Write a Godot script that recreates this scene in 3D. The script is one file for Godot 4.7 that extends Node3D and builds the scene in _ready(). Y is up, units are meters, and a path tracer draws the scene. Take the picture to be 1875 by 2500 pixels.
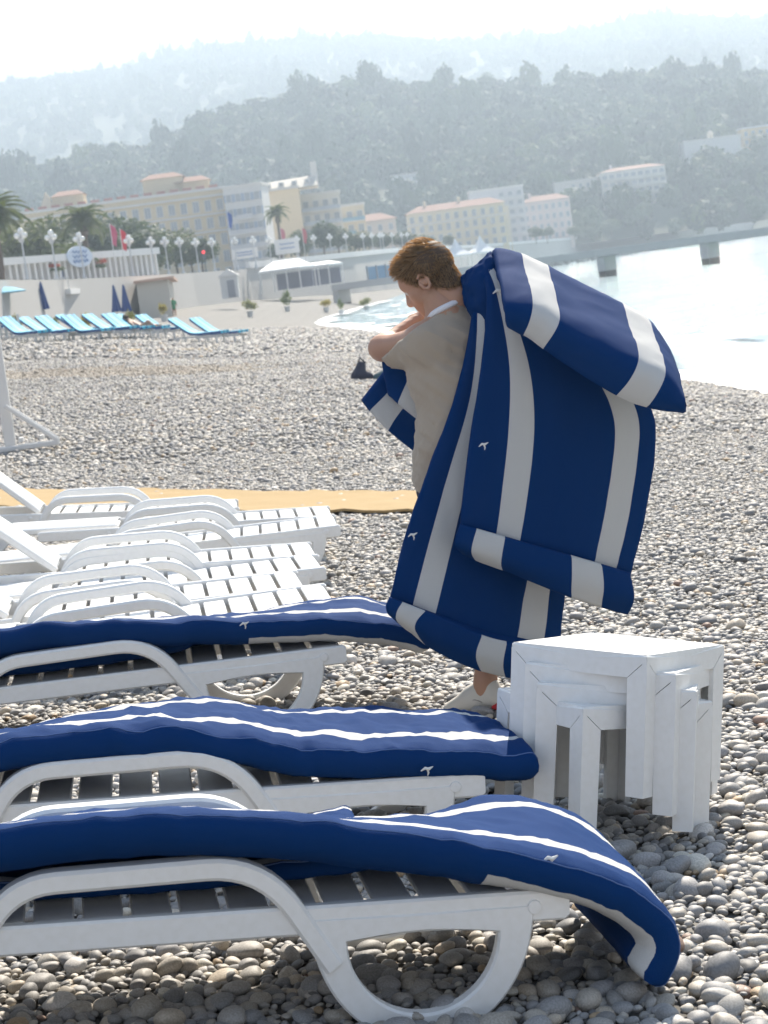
extends Node3D

# ------------------------------------------------------------------ mesh building
class MB:
	var v := PackedVector3Array()
	var xf := Transform3D.IDENTITY
	# a, b, c counter-clockwise as seen from outside
	func t(a: Vector3, b: Vector3, c: Vector3) -> void:
		v.push_back(xf * a); v.push_back(xf * c); v.push_back(xf * b)
	func q(a: Vector3, b: Vector3, c: Vector3, d: Vector3) -> void:
		t(a, b, c); t(a, c, d)
	func box(c: Vector3, s: Vector3, bs := Basis.IDENTITY, bev := 0.0) -> void:
		if bev <= 0.0:
			var p := []
			for i in 8:
				p.push_back(c + bs * Vector3((s.x if i & 1 else -s.x) / 2, (s.y if i & 2 else -s.y) / 2, (s.z if i & 4 else -s.z) / 2))
			q(p[0], p[2], p[3], p[1]); q(p[4], p[5], p[7], p[6]); q(p[0], p[4], p[6], p[2])
			q(p[1], p[3], p[7], p[5]); q(p[0], p[1], p[5], p[4]); q(p[2], p[6], p[7], p[3])
			return
		# chamfered: a loft along y of four rings
		var rings := []
		var b := minf(bev, minf(s.x, minf(s.y, s.z)) * 0.45)
		for k in 4:
			var y: float = [-s.y / 2, -s.y / 2 + b, s.y / 2 - b, s.y / 2][k]
			var ins: float = b if k == 0 or k == 3 else 0.0
			var hx := s.x / 2 - ins
			var hz := s.z / 2 - ins
			var r := PackedVector3Array()
			for e in [[-hx + b, hz], [hx - b, hz], [hx, hz - b], [hx, -hz + b], [hx - b, -hz], [-hx + b, -hz], [-hx, -hz + b], [-hx, hz - b]]:
				r.push_back(c + bs * Vector3(e[0], y, e[1]))
			rings.push_back(r)
		loft(rings)
	# rings run counter-clockwise seen from the end of the path (looking back along it)
	func loft(rings: Array, closed := false, caps := true, flip := false) -> void:
		var n: int = rings.size()
		var m: int = rings[0].size()
		var first := v.size()
		for i in (n if closed else n - 1):
			var a: PackedVector3Array = rings[i]
			var b: PackedVector3Array = rings[(i + 1) % n]
			for j in m:
				var k := (j + 1) % m
				if flip: q(a[j], b[j], b[k], a[k])
				else: q(a[j], a[k], b[k], b[j])
		if caps and not closed:
			cap(rings[0], not flip); cap(rings[n - 1], flip)
		var vol := 0.0
		var o := v[first]
		for i in range(first, v.size(), 3):
			vol += (v[i] - o).dot((v[i + 2] - o).cross(v[i + 1] - o))
		if vol < 0.0:
			for i in range(first, v.size(), 3):
				var w := v[i + 1]
				v[i + 1] = v[i + 2]; v[i + 2] = w
	func cap(r: PackedVector3Array, flip := false) -> void:
		var c := Vector3.ZERO
		for p in r: c += p
		c /= r.size()
		for j in r.size():
			var k := (j + 1) % r.size()
			if flip: t(c, r[k], r[j])
			else: t(c, r[j], r[k])
	func tube(pts: Array, rad, sides := 6, caps := true) -> void:
		var rings := []
		var n: int = pts.size()
		var up := Vector3.UP
		for i in n:
			var d: Vector3 = (pts[mini(i + 1, n - 1)] - pts[maxi(i - 1, 0)]).normalized()
			if absf(d.dot(up)) > 0.95: up = Vector3.RIGHT if absf(d.x) < 0.9 else Vector3.FORWARD
			var a := d.cross(up).normalized()
			up = a.cross(d).normalized()
			var rr: float = rad[i] if rad is Array else rad
			var r := PackedVector3Array()
			for j in sides:
				var w := TAU * j / sides
				r.push_back(pts[i] + (a * cos(w) + up * sin(w)) * rr)
			rings.push_back(r)
		loft(rings, false, caps)
	func lathe(prof: Array, sides := 12, at := Vector3.ZERO) -> void:
		var rings := []
		for p in prof:
			var r := PackedVector3Array()
			for j in sides:
				var w := TAU * j / sides
				r.push_back(at + Vector3(cos(w) * p[0], p[1], -sin(w) * p[0]))
			rings.push_back(r)
		loft(rings)
	# a band between two plane curves, z0..z1 thick, with small chamfers
	func band(outer: PackedVector2Array, inner: PackedVector2Array, z0: float, z1: float, closed := false, b := 0.004) -> void:
		var rings := []
		for i in outer.size():
			var o := outer[i]
			var n := inner[i]
			var dir := (n - o).normalized() * b
			var ob := o + dir
			var nb := n - dir
			rings.push_back(PackedVector3Array([Vector3(o.x, o.y, z0 + b), Vector3(o.x, o.y, z1 - b), Vector3(ob.x, ob.y, z1), Vector3(nb.x, nb.y, z1),
				Vector3(n.x, n.y, z1 - b), Vector3(n.x, n.y, z0 + b), Vector3(nb.x, nb.y, z0), Vector3(ob.x, ob.y, z0)]))
		loft(rings, closed, true, true)
	func done(m: Material = null, crease := 35.0, cols = null) -> ArrayMesh:
		var nrm := PackedVector3Array()
		nrm.resize(v.size())
		if crease <= 0.0:
			for i in range(0, v.size(), 3):
				var f := (v[i + 2] - v[i]).cross(v[i + 1] - v[i]).normalized()
				nrm[i] = f; nrm[i + 1] = f; nrm[i + 2] = f
		else:
			var fn := PackedVector3Array()
			var at := {}
			var nf := v.size() / 3
			fn.resize(nf)
			for f in nf:
				fn[f] = (v[f * 3 + 2] - v[f * 3]).cross(v[f * 3 + 1] - v[f * 3])
				for k in 3:
					var key := Vector3i((v[f * 3 + k] * 20000.0).round())
					if at.has(key): at[key].push_back(f)
					else: at[key] = PackedInt32Array([f])
			var cc := cos(deg_to_rad(crease))
			for f in nf:
				var me := fn[f].normalized()
				for k in 3:
					var s := Vector3.ZERO
					for o in at[Vector3i((v[f * 3 + k] * 20000.0).round())]:
						if fn[o].normalized().dot(me) >= cc: s += fn[o]
					nrm[f * 3 + k] = s.normalized() if s.length_squared() > 0.0 else me
		var arr := []
		arr.resize(Mesh.ARRAY_MAX)
		arr[Mesh.ARRAY_VERTEX] = v
		arr[Mesh.ARRAY_NORMAL] = nrm
		if cols != null: arr[Mesh.ARRAY_COLOR] = cols
		var am := ArrayMesh.new()
		am.add_surface_from_arrays(Mesh.PRIMITIVE_TRIANGLES, arr)
		if m: am.surface_set_material(0, m)
		return am

static func round_path(p: Array, r: Array, seg := 6) -> PackedVector2Array:
	var o := PackedVector2Array([p[0]])
	for i in range(1, p.size() - 1):
		var a: Vector2 = p[i] + (p[i - 1] - p[i]).normalized() * r[i]
		var b: Vector2 = p[i] + (p[i + 1] - p[i]).normalized() * r[i]
		for k in seg + 1:
			var t := float(k) / seg
			o.push_back(a.lerp(p[i], t).lerp(p[i].lerp(b, t), t))
	o.push_back(p[p.size() - 1])
	return o

static func offset_path(c: PackedVector2Array, d: float) -> PackedVector2Array:
	var o := PackedVector2Array()
	for i in c.size():
		var t := (c[mini(i + 1, c.size() - 1)] - c[maxi(i - 1, 0)]).normalized()
		o.push_back(c[i] + Vector2(-t.y, t.x) * d)
	return o

# ------------------------------------------------------------------ nodes
var used := {}
func numbered(parent: Node, called: String) -> String:
	var k := str(parent.get_instance_id()) + called
	var n: int = used.get(k, 0)
	used[k] = n + 1
	return called if n == 0 else "%s_%03d" % [called, n]
func tag(o: Node, label: String, category: String, group := "") -> Node:
	o.set_meta("label", label); o.set_meta("category", category)
	if group != "": o.set_meta("group", group)
	return o
func thing(called: String, label: String, category: String, at := Transform3D.IDENTITY, group := "") -> Node3D:
	var o := Node3D.new()
	o.name = numbered(self, called); add_child(o)
	o.transform = at
	tag(o, label, category, group)
	return o
func part(parent: Node, called: String, mesh: Mesh, at := Transform3D.IDENTITY, m: Material = null) -> MeshInstance3D:
	var o := MeshInstance3D.new()
	o.mesh = mesh; o.name = numbered(parent, called); o.transform = at
	if m: o.material_override = m
	parent.add_child(o)
	return o
func one(called: String, mesh: Mesh, label: String, category: String, at := Transform3D.IDENTITY, group := "") -> MeshInstance3D:
	var o := part(self, called, mesh, at)
	tag(o, label, category, group)
	return o
func structure(called: String, mesh: Mesh, at := Transform3D.IDENTITY) -> MeshInstance3D:
	var o := part(self, called, mesh, at)
	o.set_meta("kind", "structure")
	return o
func copy_of(root: Node3D, at: Transform3D, label := "") -> Node3D:
	var base: String = root.get_meta("base") if root.has_meta("base") else String(root.name)
	var r: Node3D = root.duplicate()
	r.name = numbered(self, base); add_child(r); r.transform = at
	if label != "": r.set_meta("label", label)
	return r
func stuff(parent: Node, called: String, mesh: Mesh, xfs: Array, cols = null) -> MultiMeshInstance3D:
	var mm := MultiMesh.new()
	mm.transform_format = MultiMesh.TRANSFORM_3D
	mm.use_colors = cols != null
	mm.mesh = mesh
	mm.instance_count = xfs.size()
	for i in xfs.size():
		mm.set_instance_transform(i, xfs[i])
		if cols != null: mm.set_instance_color(i, cols[i])
	var o := MultiMeshInstance3D.new()
	o.multimesh = mm; o.name = numbered(parent, called); o.set_meta("kind", "stuff")
	parent.add_child(o)
	return o

# ------------------------------------------------------------------ materials
var mats := {}
func lin(r: float, g: float, b: float) -> Color: return Color(r, g, b).linear_to_srgb()
func mat(key: String, c: Color = Color.WHITE, rough := 0.6, extra := {}) -> StandardMaterial3D:
	if mats.has(key): return mats[key]
	var m := StandardMaterial3D.new()
	m.albedo_color = c.linear_to_srgb(); m.roughness = rough
	for k in extra: m.set(k, extra[k])
	mats[key] = m
	return m
func noise_image(seed_: int, freq: float, type: int, size: int, lo: Color, hi: Color, oct := 4, normal := 0.0, power := 1.0) -> ImageTexture:
	var n := FastNoiseLite.new()
	n.seed = seed_; n.frequency = freq; n.noise_type = type; n.fractal_octaves = oct
	if type == FastNoiseLite.TYPE_CELLULAR: n.cellular_return_type = FastNoiseLite.RETURN_CELL_VALUE
	var src := n.get_seamless_image(size, size)
	if normal > 0.0:
		src.convert(Image.FORMAT_RGBA8)
		src.bump_map_to_normal_map(normal)
		src.generate_mipmaps()
		return ImageTexture.create_from_image(src)
	var img := Image.create(size, size, false, Image.FORMAT_RGB8)
	for y in size:
		for x in size:
			img.set_pixel(x, y, lo.lerp(hi, pow(src.get_pixel(x, y).r, power)))
	img.generate_mipmaps()
	return ImageTexture.create_from_image(img)

# ------------------------------------------------------------------ the lie of the land
const SHORE_Z := [-60.0, -20.0, 6.0, 41.0, 100.0, 150.0, 179.0, 200.0, 240.0, 287.0, 400.0, 600.0, 1060.0, 1400.0, 3000.0]
const SHORE_X := [15.0, 12.0, 10.3, 7.4, 2.7, -1.2, -3.5, -3.2, -0.5, 3.5, 10.0, 22.0, 125.0, 300.0, 900.0]
const LAND_D := [-60.0, 0.0, 2.0, 5.0, 8.0, 10.7, 12.4, 16.5, 22.0, 30.0, 60.0, 400.0]
const LAND_H := [-6.0, -1.4, -0.95, -0.5, -0.2, 0.0, 0.12, 0.5, 1.5, 2.0, 2.4, 2.6]
func along(t: float, xs: Array, ys: Array) -> float:
	if t <= xs[0]: return ys[0]
	for i in range(1, xs.size()):
		if t < xs[i]:
			var f: float = (t - xs[i - 1]) / (xs[i] - xs[i - 1])
			return lerpf(ys[i - 1], ys[i], f)
	return ys[ys.size() - 1]
func shore(z: float) -> float: return along(-z, SHORE_Z, SHORE_X)
var swell := FastNoiseLite.new()
func land(x: float, z: float) -> float:
	var y := along(shore(z) - x, LAND_D, LAND_H)
	var d := -z
	y -= 0.02 * (clampf(d, 8.0, 14.0) - 8.0) * (1.0 - smoothstep(20.0, 60.0, d))
	y += 0.36 * smoothstep(35.0, 85.0, d) * smoothstep(9.0, 14.0, shore(z) - x)
	return y + swell.get_noise_2d(x, z) * 0.03
func ground(x: float, z: float, up := 0.0) -> Vector3: return Vector3(x, land(x, z) + up, z)

# ------------------------------------------------------------------ pebbles
const STONES := [[0.261, 0.259, 0.261], [0.341, 0.335, 0.333], [0.419, 0.398, 0.369], [0.473, 0.429, 0.369], [0.539, 0.492, 0.427], [0.58, 0.498, 0.398], [0.677, 0.635, 0.55], [0.381, 0.367, 0.362], [0.446, 0.417, 0.385], [0.168, 0.164, 0.162], [0.513, 0.372, 0.233], [0.366, 0.247, 0.191], [0.677, 0.642, 0.604], [0.3, 0.291, 0.281]]
const STONE_WEIGHT := [12, 14, 15, 13, 11, 8, 6, 12, 12, 3, 2, 1, 3, 9]
func stone_pick(rng: RandomNumberGenerator) -> int:
	var t := rng.randi() % 121
	for i in STONE_WEIGHT.size():
		t -= STONE_WEIGHT[i]
		if t < 0: return i
	return 2
func pebble_mesh(seed_: int, sub: int, m: Material) -> ArrayMesh:
	# a rounded, slightly flattened-faced stone of unit half-length from an icosahedron
	var rng := RandomNumberGenerator.new(); rng.seed = seed_
	var g := (1.0 + sqrt(5.0)) / 2.0
	var vs := [Vector3(-1, g, 0), Vector3(1, g, 0), Vector3(-1, -g, 0), Vector3(1, -g, 0), Vector3(0, -1, g), Vector3(0, 1, g), Vector3(0, -1, -g), Vector3(0, 1, -g), Vector3(g, 0, -1), Vector3(g, 0, 1), Vector3(-g, 0, -1), Vector3(-g, 0, 1)]
	var fs := [[0, 11, 5], [0, 5, 1], [0, 1, 7], [0, 7, 10], [0, 10, 11], [1, 5, 9], [5, 11, 4], [11, 10, 2], [10, 7, 6], [7, 1, 8], [3, 9, 4], [3, 4, 2], [3, 2, 6], [3, 6, 8], [3, 8, 9], [4, 9, 5], [2, 4, 11], [6, 2, 10], [8, 6, 7], [9, 8, 1]]
	var tris := []
	for f in fs: tris.push_back([vs[f[0]].normalized(), vs[f[1]].normalized(), vs[f[2]].normalized()])
	for s in sub:
		var nt := []
		for t in tris:
			var a: Vector3 = (t[0] + t[1]).normalized()
			var b: Vector3 = (t[1] + t[2]).normalized()
			var c: Vector3 = (t[2] + t[0]).normalized()
			nt.append_array([[t[0], a, c], [t[1], b, a], [t[2], c, b], [a, b, c]])
		tris = nt
	var cuts := []
	for k in 5:
		cuts.push_back([Vector3(rng.randfn(), rng.randfn() * 0.6, rng.randfn()).normalized(), rng.randf_range(0.72, 0.95)])
	var ex := rng.randf_range(0.62, 0.95)
	var fl := rng.randf_range(0.42, 0.7)
	var skew := rng.randf_range(-0.22, 0.22)
	var shape := func(p: Vector3) -> Vector3:
		var q := p
		for c in cuts:
			var over: float = q.dot(c[0]) - c[1]
			if over > 0.0: q -= c[0] * over * 0.8
		return Vector3(q.x * (1.0 + skew * q.z), q.y * fl * (1.0 + skew * 0.6 * q.x), q.z * ex)
	var mb := MB.new()
	for t in tris: mb.t(shape.call(t[0]), shape.call(t[1]), shape.call(t[2]))
	return mb.done(m, 80.0)
func lie(rng: RandomNumberGenerator, x: float, z: float, s: float, up := 0.25) -> Transform3D:
	var b := Basis(Vector3.UP, rng.randf() * TAU)
	b = Basis(Vector3(rng.randfn(), 0, rng.randfn()).normalized(), rng.randf_range(0.0, 0.5)) * b
	return Transform3D(b.scaled(Vector3.ONE * s), ground(x, z, s * up))

func sandy(x: float, z: float) -> bool:
	var e := Vector2((x + 6.2 - (z + 53.0) * 0.06) / 4.2, (z + 52.0) / 3.4)
	return e.length() + 0.35 * swell.get_noise_2d(x * 9.0, z * 6.0) < 0.9
func build_beach() -> void:
	swell.seed = 4; swell.frequency = 0.14; swell.fractal_octaves = 2
	var tone := noise_image(3, 0.045, FastNoiseLite.TYPE_CELLULAR, 512, lin(0.15, 0.148, 0.143), lin(0.33, 0.325, 0.31), 1, 0.0, 1.1)
	var patch := noise_image(8, 0.012, FastNoiseLite.TYPE_SIMPLEX_SMOOTH, 256, Color(0.78, 0.77, 0.75), Color(1.0, 0.99, 0.98), 3)
	var gm := StandardMaterial3D.new()
	gm.albedo_texture = tone; gm.uv1_triplanar = true; gm.uv1_world_triplanar = true; gm.uv1_scale = Vector3.ONE * 0.55
	gm.detail_enabled = true; gm.detail_albedo = patch; gm.detail_blend_mode = BaseMaterial3D.BLEND_MODE_MUL
	gm.roughness = 0.9
	gm.normal_enabled = true; gm.normal_texture = noise_image(3, 0.045, FastNoiseLite.TYPE_CELLULAR, 512, Color.BLACK, Color.WHITE, 1, 4.0)
	var mb := MB.new()
	var zs := []
	var z := 12.0
	while z > -1500.0:
		zs.push_back(z); z -= 0.5 if z > -24.0 else (2.0 if z > -90.0 else (8.0 if z > -330.0 else 45.0))
	var ds := [-60.0, -20.0, -8.0, -3.0, -1.0, 0.0, 1.0, 2.0, 3.0, 4.0, 5.0, 6.0, 7.0, 8.0, 8.5, 9.0, 9.5, 10.0, 10.5, 11.0, 11.5, 12.0, 12.5, 13.0, 14.0, 15.0, 16.0, 17.0, 20.0, 22.0, 25.0, 30.0, 40.0, 60.0, 90.0, 160.0]
	for i in zs.size() - 1:
		for j in ds.size() - 1:
			var c := []
			for e in [[i, j], [i, j + 1], [i + 1, j + 1], [i + 1, j]]:
				var zz: float = zs[e[0]]
				var xx: float = shore(zz) - ds[e[1]]
				c.push_back(ground(xx, zz, -0.012))
			mb.q(c[0], c[3], c[2], c[1])
	var beach := structure("beach", mb.done(gm, 60.0))
	# stones
	var grain := noise_image(21, 0.05, FastNoiseLite.TYPE_SIMPLEX, 256, Color(0.68, 0.68, 0.67), Color(1.0, 1.0, 1.0), 5, 0.0, 0.7)
	var sm := StandardMaterial3D.new()
	sm.vertex_color_use_as_albedo = true; sm.albedo_texture = grain; sm.uv1_triplanar = true; sm.uv1_scale = Vector3.ONE * 0.4; sm.roughness = 0.62
	var rng := RandomNumberGenerator.new(); rng.seed = 77
	var shapes := []
	for k in 7: shapes.push_back(pebble_mesh(100 + k, 2, sm))
	var low := []
	for k in 4: low.push_back(pebble_mesh(300 + k, 1, sm))
	# the stones that show largest, one by one
	var coats := []
	for c in STONES:
		var m: StandardMaterial3D = sm.duplicate()
		m.vertex_color_use_as_albedo = false; m.albedo_color = lin(c[0], c[1], c[2])
		coats.push_back(m)
	var placed := []
	for k in 300:
		var zz := -rng.randf_range(4.15, 5.15) if k < 130 else -rng.randf_range(4.6, 8.0)
		var xx := rng.randf_range(-1.0, 1.0) if k < 130 else rng.randf_range(0.3, 0.5 + 0.17 * -zz)
		var s := rng.randf_range(0.026, 0.047) * (1.25 if k % 19 == 0 else 1.0)
		var free := true
		for o in placed:
			if Vector2(xx - o.x, zz - o.y).length() < (s + o.z) * 0.72: free = false
		if not free:
			continue
		placed.push_back(Vector3(xx, zz, s))
		part(beach, "pebble", shapes[k % 7], lie(rng, xx, zz, s, 0.42), coats[stone_pick(rng)])
	# the rest of the shingle
	var bands := [[2.6, 10.0, 0.0275, 0.0138, 0.034], [10.0, 24.0, 0.032, 0.0138, 0.032], [24.0, 62.0, 0.07, 0.025, 0.05], [62.0, 125.0, 0.2, 0.06, 0.1]]
	for b in bands.size():
		var bd: Array = bands[b]
		var xf := [[], [], [], [], [], [], []]
		var cl := [[], [], [], [], [], [], []]
		var zz: float = bd[0]
		while zz < bd[1]:
			var half := 0.19 * zz + (1.1 if b == 0 else 1.6)
			var xx := -half
			while xx < minf(half, shore(-zz) - 0.3):
				var x: float = xx + rng.randf_range(-0.5, 0.5) * bd[2]
				var zq: float = -(zz + rng.randf_range(-0.5, 0.5) * bd[2])
				var s: float = bd[3] * exp(rng.randfn() * 0.28)
				if rng.randf() < 0.12: s = rng.randf_range(bd[3] * 1.4, bd[4])
				if b < 2 and rng.randf() < 0.012: s = bd[4] * rng.randf_range(1.1, 1.5)
				s = minf(s, bd[4] * 1.5)
				var i := rng.randi() % (7 if b < 1 else 4)
				xf[i].push_back(lie(rng, x, zq, s, rng.randf_range(-0.1, 0.55)))
				var c: Array = STONES[stone_pick(rng)]
				var w := rng.randf_range(0.85, 1.12)
				cl[i].push_back(Color(c[0] * w, c[1] * w, c[2] * w) if not sandy(x, zq) else Color(c[0] * w * 0.5 + 0.2, c[1] * w * 0.5 + 0.15, c[2] * w * 0.5 + 0.09))
				xx += bd[2]
			zz += bd[2]
		for i in 7:
			if xf[i].size() > 0: stuff(beach, "shingle", shapes[i] if b < 1 else low[i], xf[i], cl[i])

# ------------------------------------------------------------------ loungers
var white_plastic: StandardMaterial3D
var lounger_meshes := {}
var lounger_at: Array[Transform3D] = []
func lounger_parts() -> void:
	var L := lounger_meshes
	for s in [-1, 1]:
		var z0: float = 0.3 * s - 0.0225
		var z1: float = z0 + 0.045
		var mb := MB.new()
		var c := round_path([Vector2(-0.43, 0.16), Vector2(-0.315, 0.385), Vector2(0.265, 0.397), Vector2(0.425, 0.16)], [0, 0.11, 0.13, 0], 8)
		mb.band(offset_path(c, 0.024), offset_path(c, -0.024), z0 - 0.006, z1 + 0.006, false, 0.008)
		L["arm%d" % s] = mb.done(white_plastic, 40.0)
		mb = MB.new()
		var o := PackedVector2Array()
		var n := PackedVector2Array()
		for k in 33:
			var a := PI * k / 32.0
			o.push_back(Vector2(0.635 - cos(a) * 0.265, 0.268 - sin(a) * 0.293))
			n.push_back(Vector2(0.635 - cos(a) * 0.178, 0.213 - sin(a) * 0.172))
		for k in range(1, 8):
			var t := k / 8.0
			o.push_back(Vector2(lerpf(0.9, 0.37, t), 0.268))
			n.push_back(Vector2(lerpf(0.813, 0.457, t), 0.213 + 0.012 * sin(PI * t)))
		mb.band(o, n, z0 + 0.002, z1 - 0.002, true, 0.006)
		L["ring%d" % s] = mb.done(white_plastic, 40.0)
		mb = MB.new()
		mb.band(PackedVector2Array([Vector2(-0.92, 0.290), Vector2(-0.9, 0.298), Vector2(0.3, 0.298), Vector2(0.975, 0.298), Vector2(0.985, 0.290)]), PackedVector2Array([Vector2(-0.92, 0.241), Vector2(-0.9, 0.233), Vector2(0.3, 0.233), Vector2(0.975, 0.228), Vector2(0.985, 0.236)]), z0 + 0.006, z1 - 0.006, false, 0.006)
		L["rail%d" % s] = mb.done(white_plastic, 40.0)
		mb = MB.new()
		var rl := round_path([Vector2(-0.55, 0.243), Vector2(-0.66, 0.12), Vector2(-0.78, -0.02)], [0, 0.08, 0], 6)
		mb.band(offset_path(rl, 0.045), offset_path(rl, -0.045), z0 + 0.004, z1 - 0.004, false, 0.006)
		L["leg%d" % s] = mb.done(white_plastic, 40.0)
		mb = MB.new()
		mb.xf = Transform3D(Basis(Vector3.RIGHT, PI / 2 * s), Vector3(-0.47, 0.266, 0.3 * s + 0.0165 * s))
		mb.lathe([[0.0, 0.0], [0.014, 0.0], [0.013, 0.006], [0.009, 0.0085], [0.0, 0.009]], 14)
		L["bolt%d" % s] = mb.done(white_plastic, 40.0)
		mb = MB.new()
		mb.xf = Transform3D(Basis(Vector3.RIGHT, PI / 2 * s), Vector3(0.9, 0.263, 0.3 * s + 0.0165 * s))
		mb.lathe([[0.0, 0.0], [0.017, 0.0], [0.015, 0.006], [0.0, 0.008]], 14)
		L["cap%d" % s] = mb.done(white_plastic, 40.0)
	var mb := MB.new()
	mb.box(Vector3.ZERO, Vector3(0.094, 0.014, 0.572), Basis.IDENTITY, 0.004)
	L["slat"] = mb.done(white_plastic, 30.0)
	mb = MB.new()
	mb.box(Vector3(0.958, 0.26, 0), Vector3(0.024, 0.058, 0.566), Basis.IDENTITY, 0.005)
	L["end_bar"] = mb.done(white_plastic, 30.0)
	mb = MB.new()
	for s in [-1, 1]: mb.box(Vector3(-0.36, 0, 0.235 * s), Vector3(0.72, 0.036, 0.034), Basis.IDENTITY, 0.006)
	for x in [-0.02, -0.36, -0.705]: mb.box(Vector3(x, -0.012, 0), Vector3(0.034, 0.02, 0.434), Basis.IDENTITY, 0.004)
	L["back_frame"] = mb.done(white_plastic, 30.0)
	mb = MB.new()
	mb.box(Vector3.ZERO, Vector3(0.7, 0.012, 0.062), Basis.IDENTITY, 0.004)
	L["back_slat"] = mb.done(white_plastic, 30.0)
	mb = MB.new()
	for s in [-1, 1]: mb.box(Vector3(-0.2, 0, 0.2 * s), Vector3(0.4, 0.022, 0.016), Basis.IDENTITY, 0.003)
	mb.box(Vector3(-0.39, 0, 0), Vector3(0.022, 0.022, 0.384), Basis.IDENTITY, 0.003)
	L["prop"] = mb.done(white_plastic, 30.0)
func lounger(at: Vector3, yaw: float, tilt: float, lean: float, back: float, label: String, group: String) -> Node3D:
	var b := Basis(Vector3.UP, deg_to_rad(yaw)) * Basis(Vector3.BACK, deg_to_rad(tilt)) * Basis(Vector3.RIGHT, deg_to_rad(lean))
	lounger_at.push_back(Transform3D(b, at))
	if lounger_at.size() == 1: b = b.scaled_local(Vector3(0.94, 1, 1))
	var o := thing("sun_lounger", label, "sun lounger", Transform3D(b, at), group)
	var L := lounger_meshes
	for s in [-1, 1]:
		part(o, "armrest", L["arm%d" % s]); part(o, "front_leg", L["ring%d" % s])
		var r := part(o, "side_rail", L["rail%d" % s])
		part(r, "bolt", L["bolt%d" % s]); part(r, "end_cap", L["cap%d" % s])
		part(o, "rear_leg", L["leg%d" % s])
	for k in 12: part(o, "slat", L["slat"], Transform3D(Basis.IDENTITY, Vector3(-0.325 + 0.1125 * k, 0.29 - 0.012 * sin(PI * k / 11.0), 0)))
	part(o, "end_bar", L["end_bar"])
	var br := part(o, "backrest", L["back_frame"], Transform3D(Basis(Vector3.BACK, deg_to_rad(-back)), Vector3(-0.41, 0.296, 0)))
	for k in 6: part(br, "slat", L["back_slat"], Transform3D(Basis.IDENTITY, Vector3(-0.365, 0.016, -0.19 + 0.076 * k)))
	if back > 5.0: part(o, "support_bracket", L["prop"], Transform3D(Basis(Vector3.BACK, deg_to_rad(back * 0.55)), Vector3(-0.41 - 0.5 * cos(deg_to_rad(back)), 0.278 + 0.5 * sin(deg_to_rad(back)) * 0.96, 0)) * Transform3D(Basis(Vector3.BACK, deg_to_rad(75.0)), Vector3.ZERO))
	return o

# ------------------------------------------------------------------ tables
var table_meshes := {}
func table_parts() -> void:
	var mb := MB.new()
	mb.box(Vector3.ZERO, Vector3(0.424, 0.012, 0.047), Basis.IDENTITY, 0.004)
	table_meshes["plank"] = mb.done(white_plastic, 30.0)
	mb = MB.new()
	# a board with mitred ends, along x on the outer face
	var y0 := 0.334
	var y1 := 0.4
	var f := [Vector3(-0.1625, y0, 0.225), Vector3(0.1625, y0, 0.225), Vector3(0.2235, y1 - 0.012, 0.225), Vector3(0.2235, y1 - 0.004, 0.225), Vector3(0.2195, y1, 0.221), Vector3(-0.2195, y1, 0.221), Vector3(-0.2235, y1 - 0.004, 0.225), Vector3(-0.2235, y1 - 0.012, 0.225)]
	var front := PackedVector3Array(f)
	var rear := PackedVector3Array()
	for p in f: rear.push_back(Vector3(p.x, p.y, 0.207))
	mb.loft([rear, front])
	table_meshes["skirt"] = mb.done(white_plastic, 30.0)
	mb = MB.new()
	# an angle-section leg in the +x +z corner, pointed at the top where it meets the mitres
	for s in 2:
		var pts := []
		for e in [[0.225, 0.3865], [0.1635, 0.3325], [0.169, 0.0], [0.225, 0.0]]:
			pts.push_back(Vector3(e[0], e[1], 0.2255) if s == 0 else Vector3(0.2255, e[1], e[0]))
		var a := PackedVector3Array(pts)
		var b := PackedVector3Array()
		for p in pts: b.push_back(p + (Vector3(0, 0, -0.016) if s == 0 else Vector3(-0.016, 0, 0)))
		mb.loft([b, a])
	table_meshes["leg"] = mb.done(white_plastic, 30.0)
func side_table(at: Transform3D, label: String) -> void:
	var o := thing("side_table", label, "table", at, "stacked white side tables")
	for k in 8: part(o, "plank", table_meshes["plank"], Transform3D(Basis.IDENTITY, Vector3(0, 0.393, -0.1855 + 0.053 * k)))
	for k in 4:
		var b := Transform3D(Basis(Vector3.UP, PI / 2 * k), Vector3.ZERO)
		part(o, "skirt", table_meshes["skirt"], b); part(o, "leg", table_meshes["leg"], b)

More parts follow.
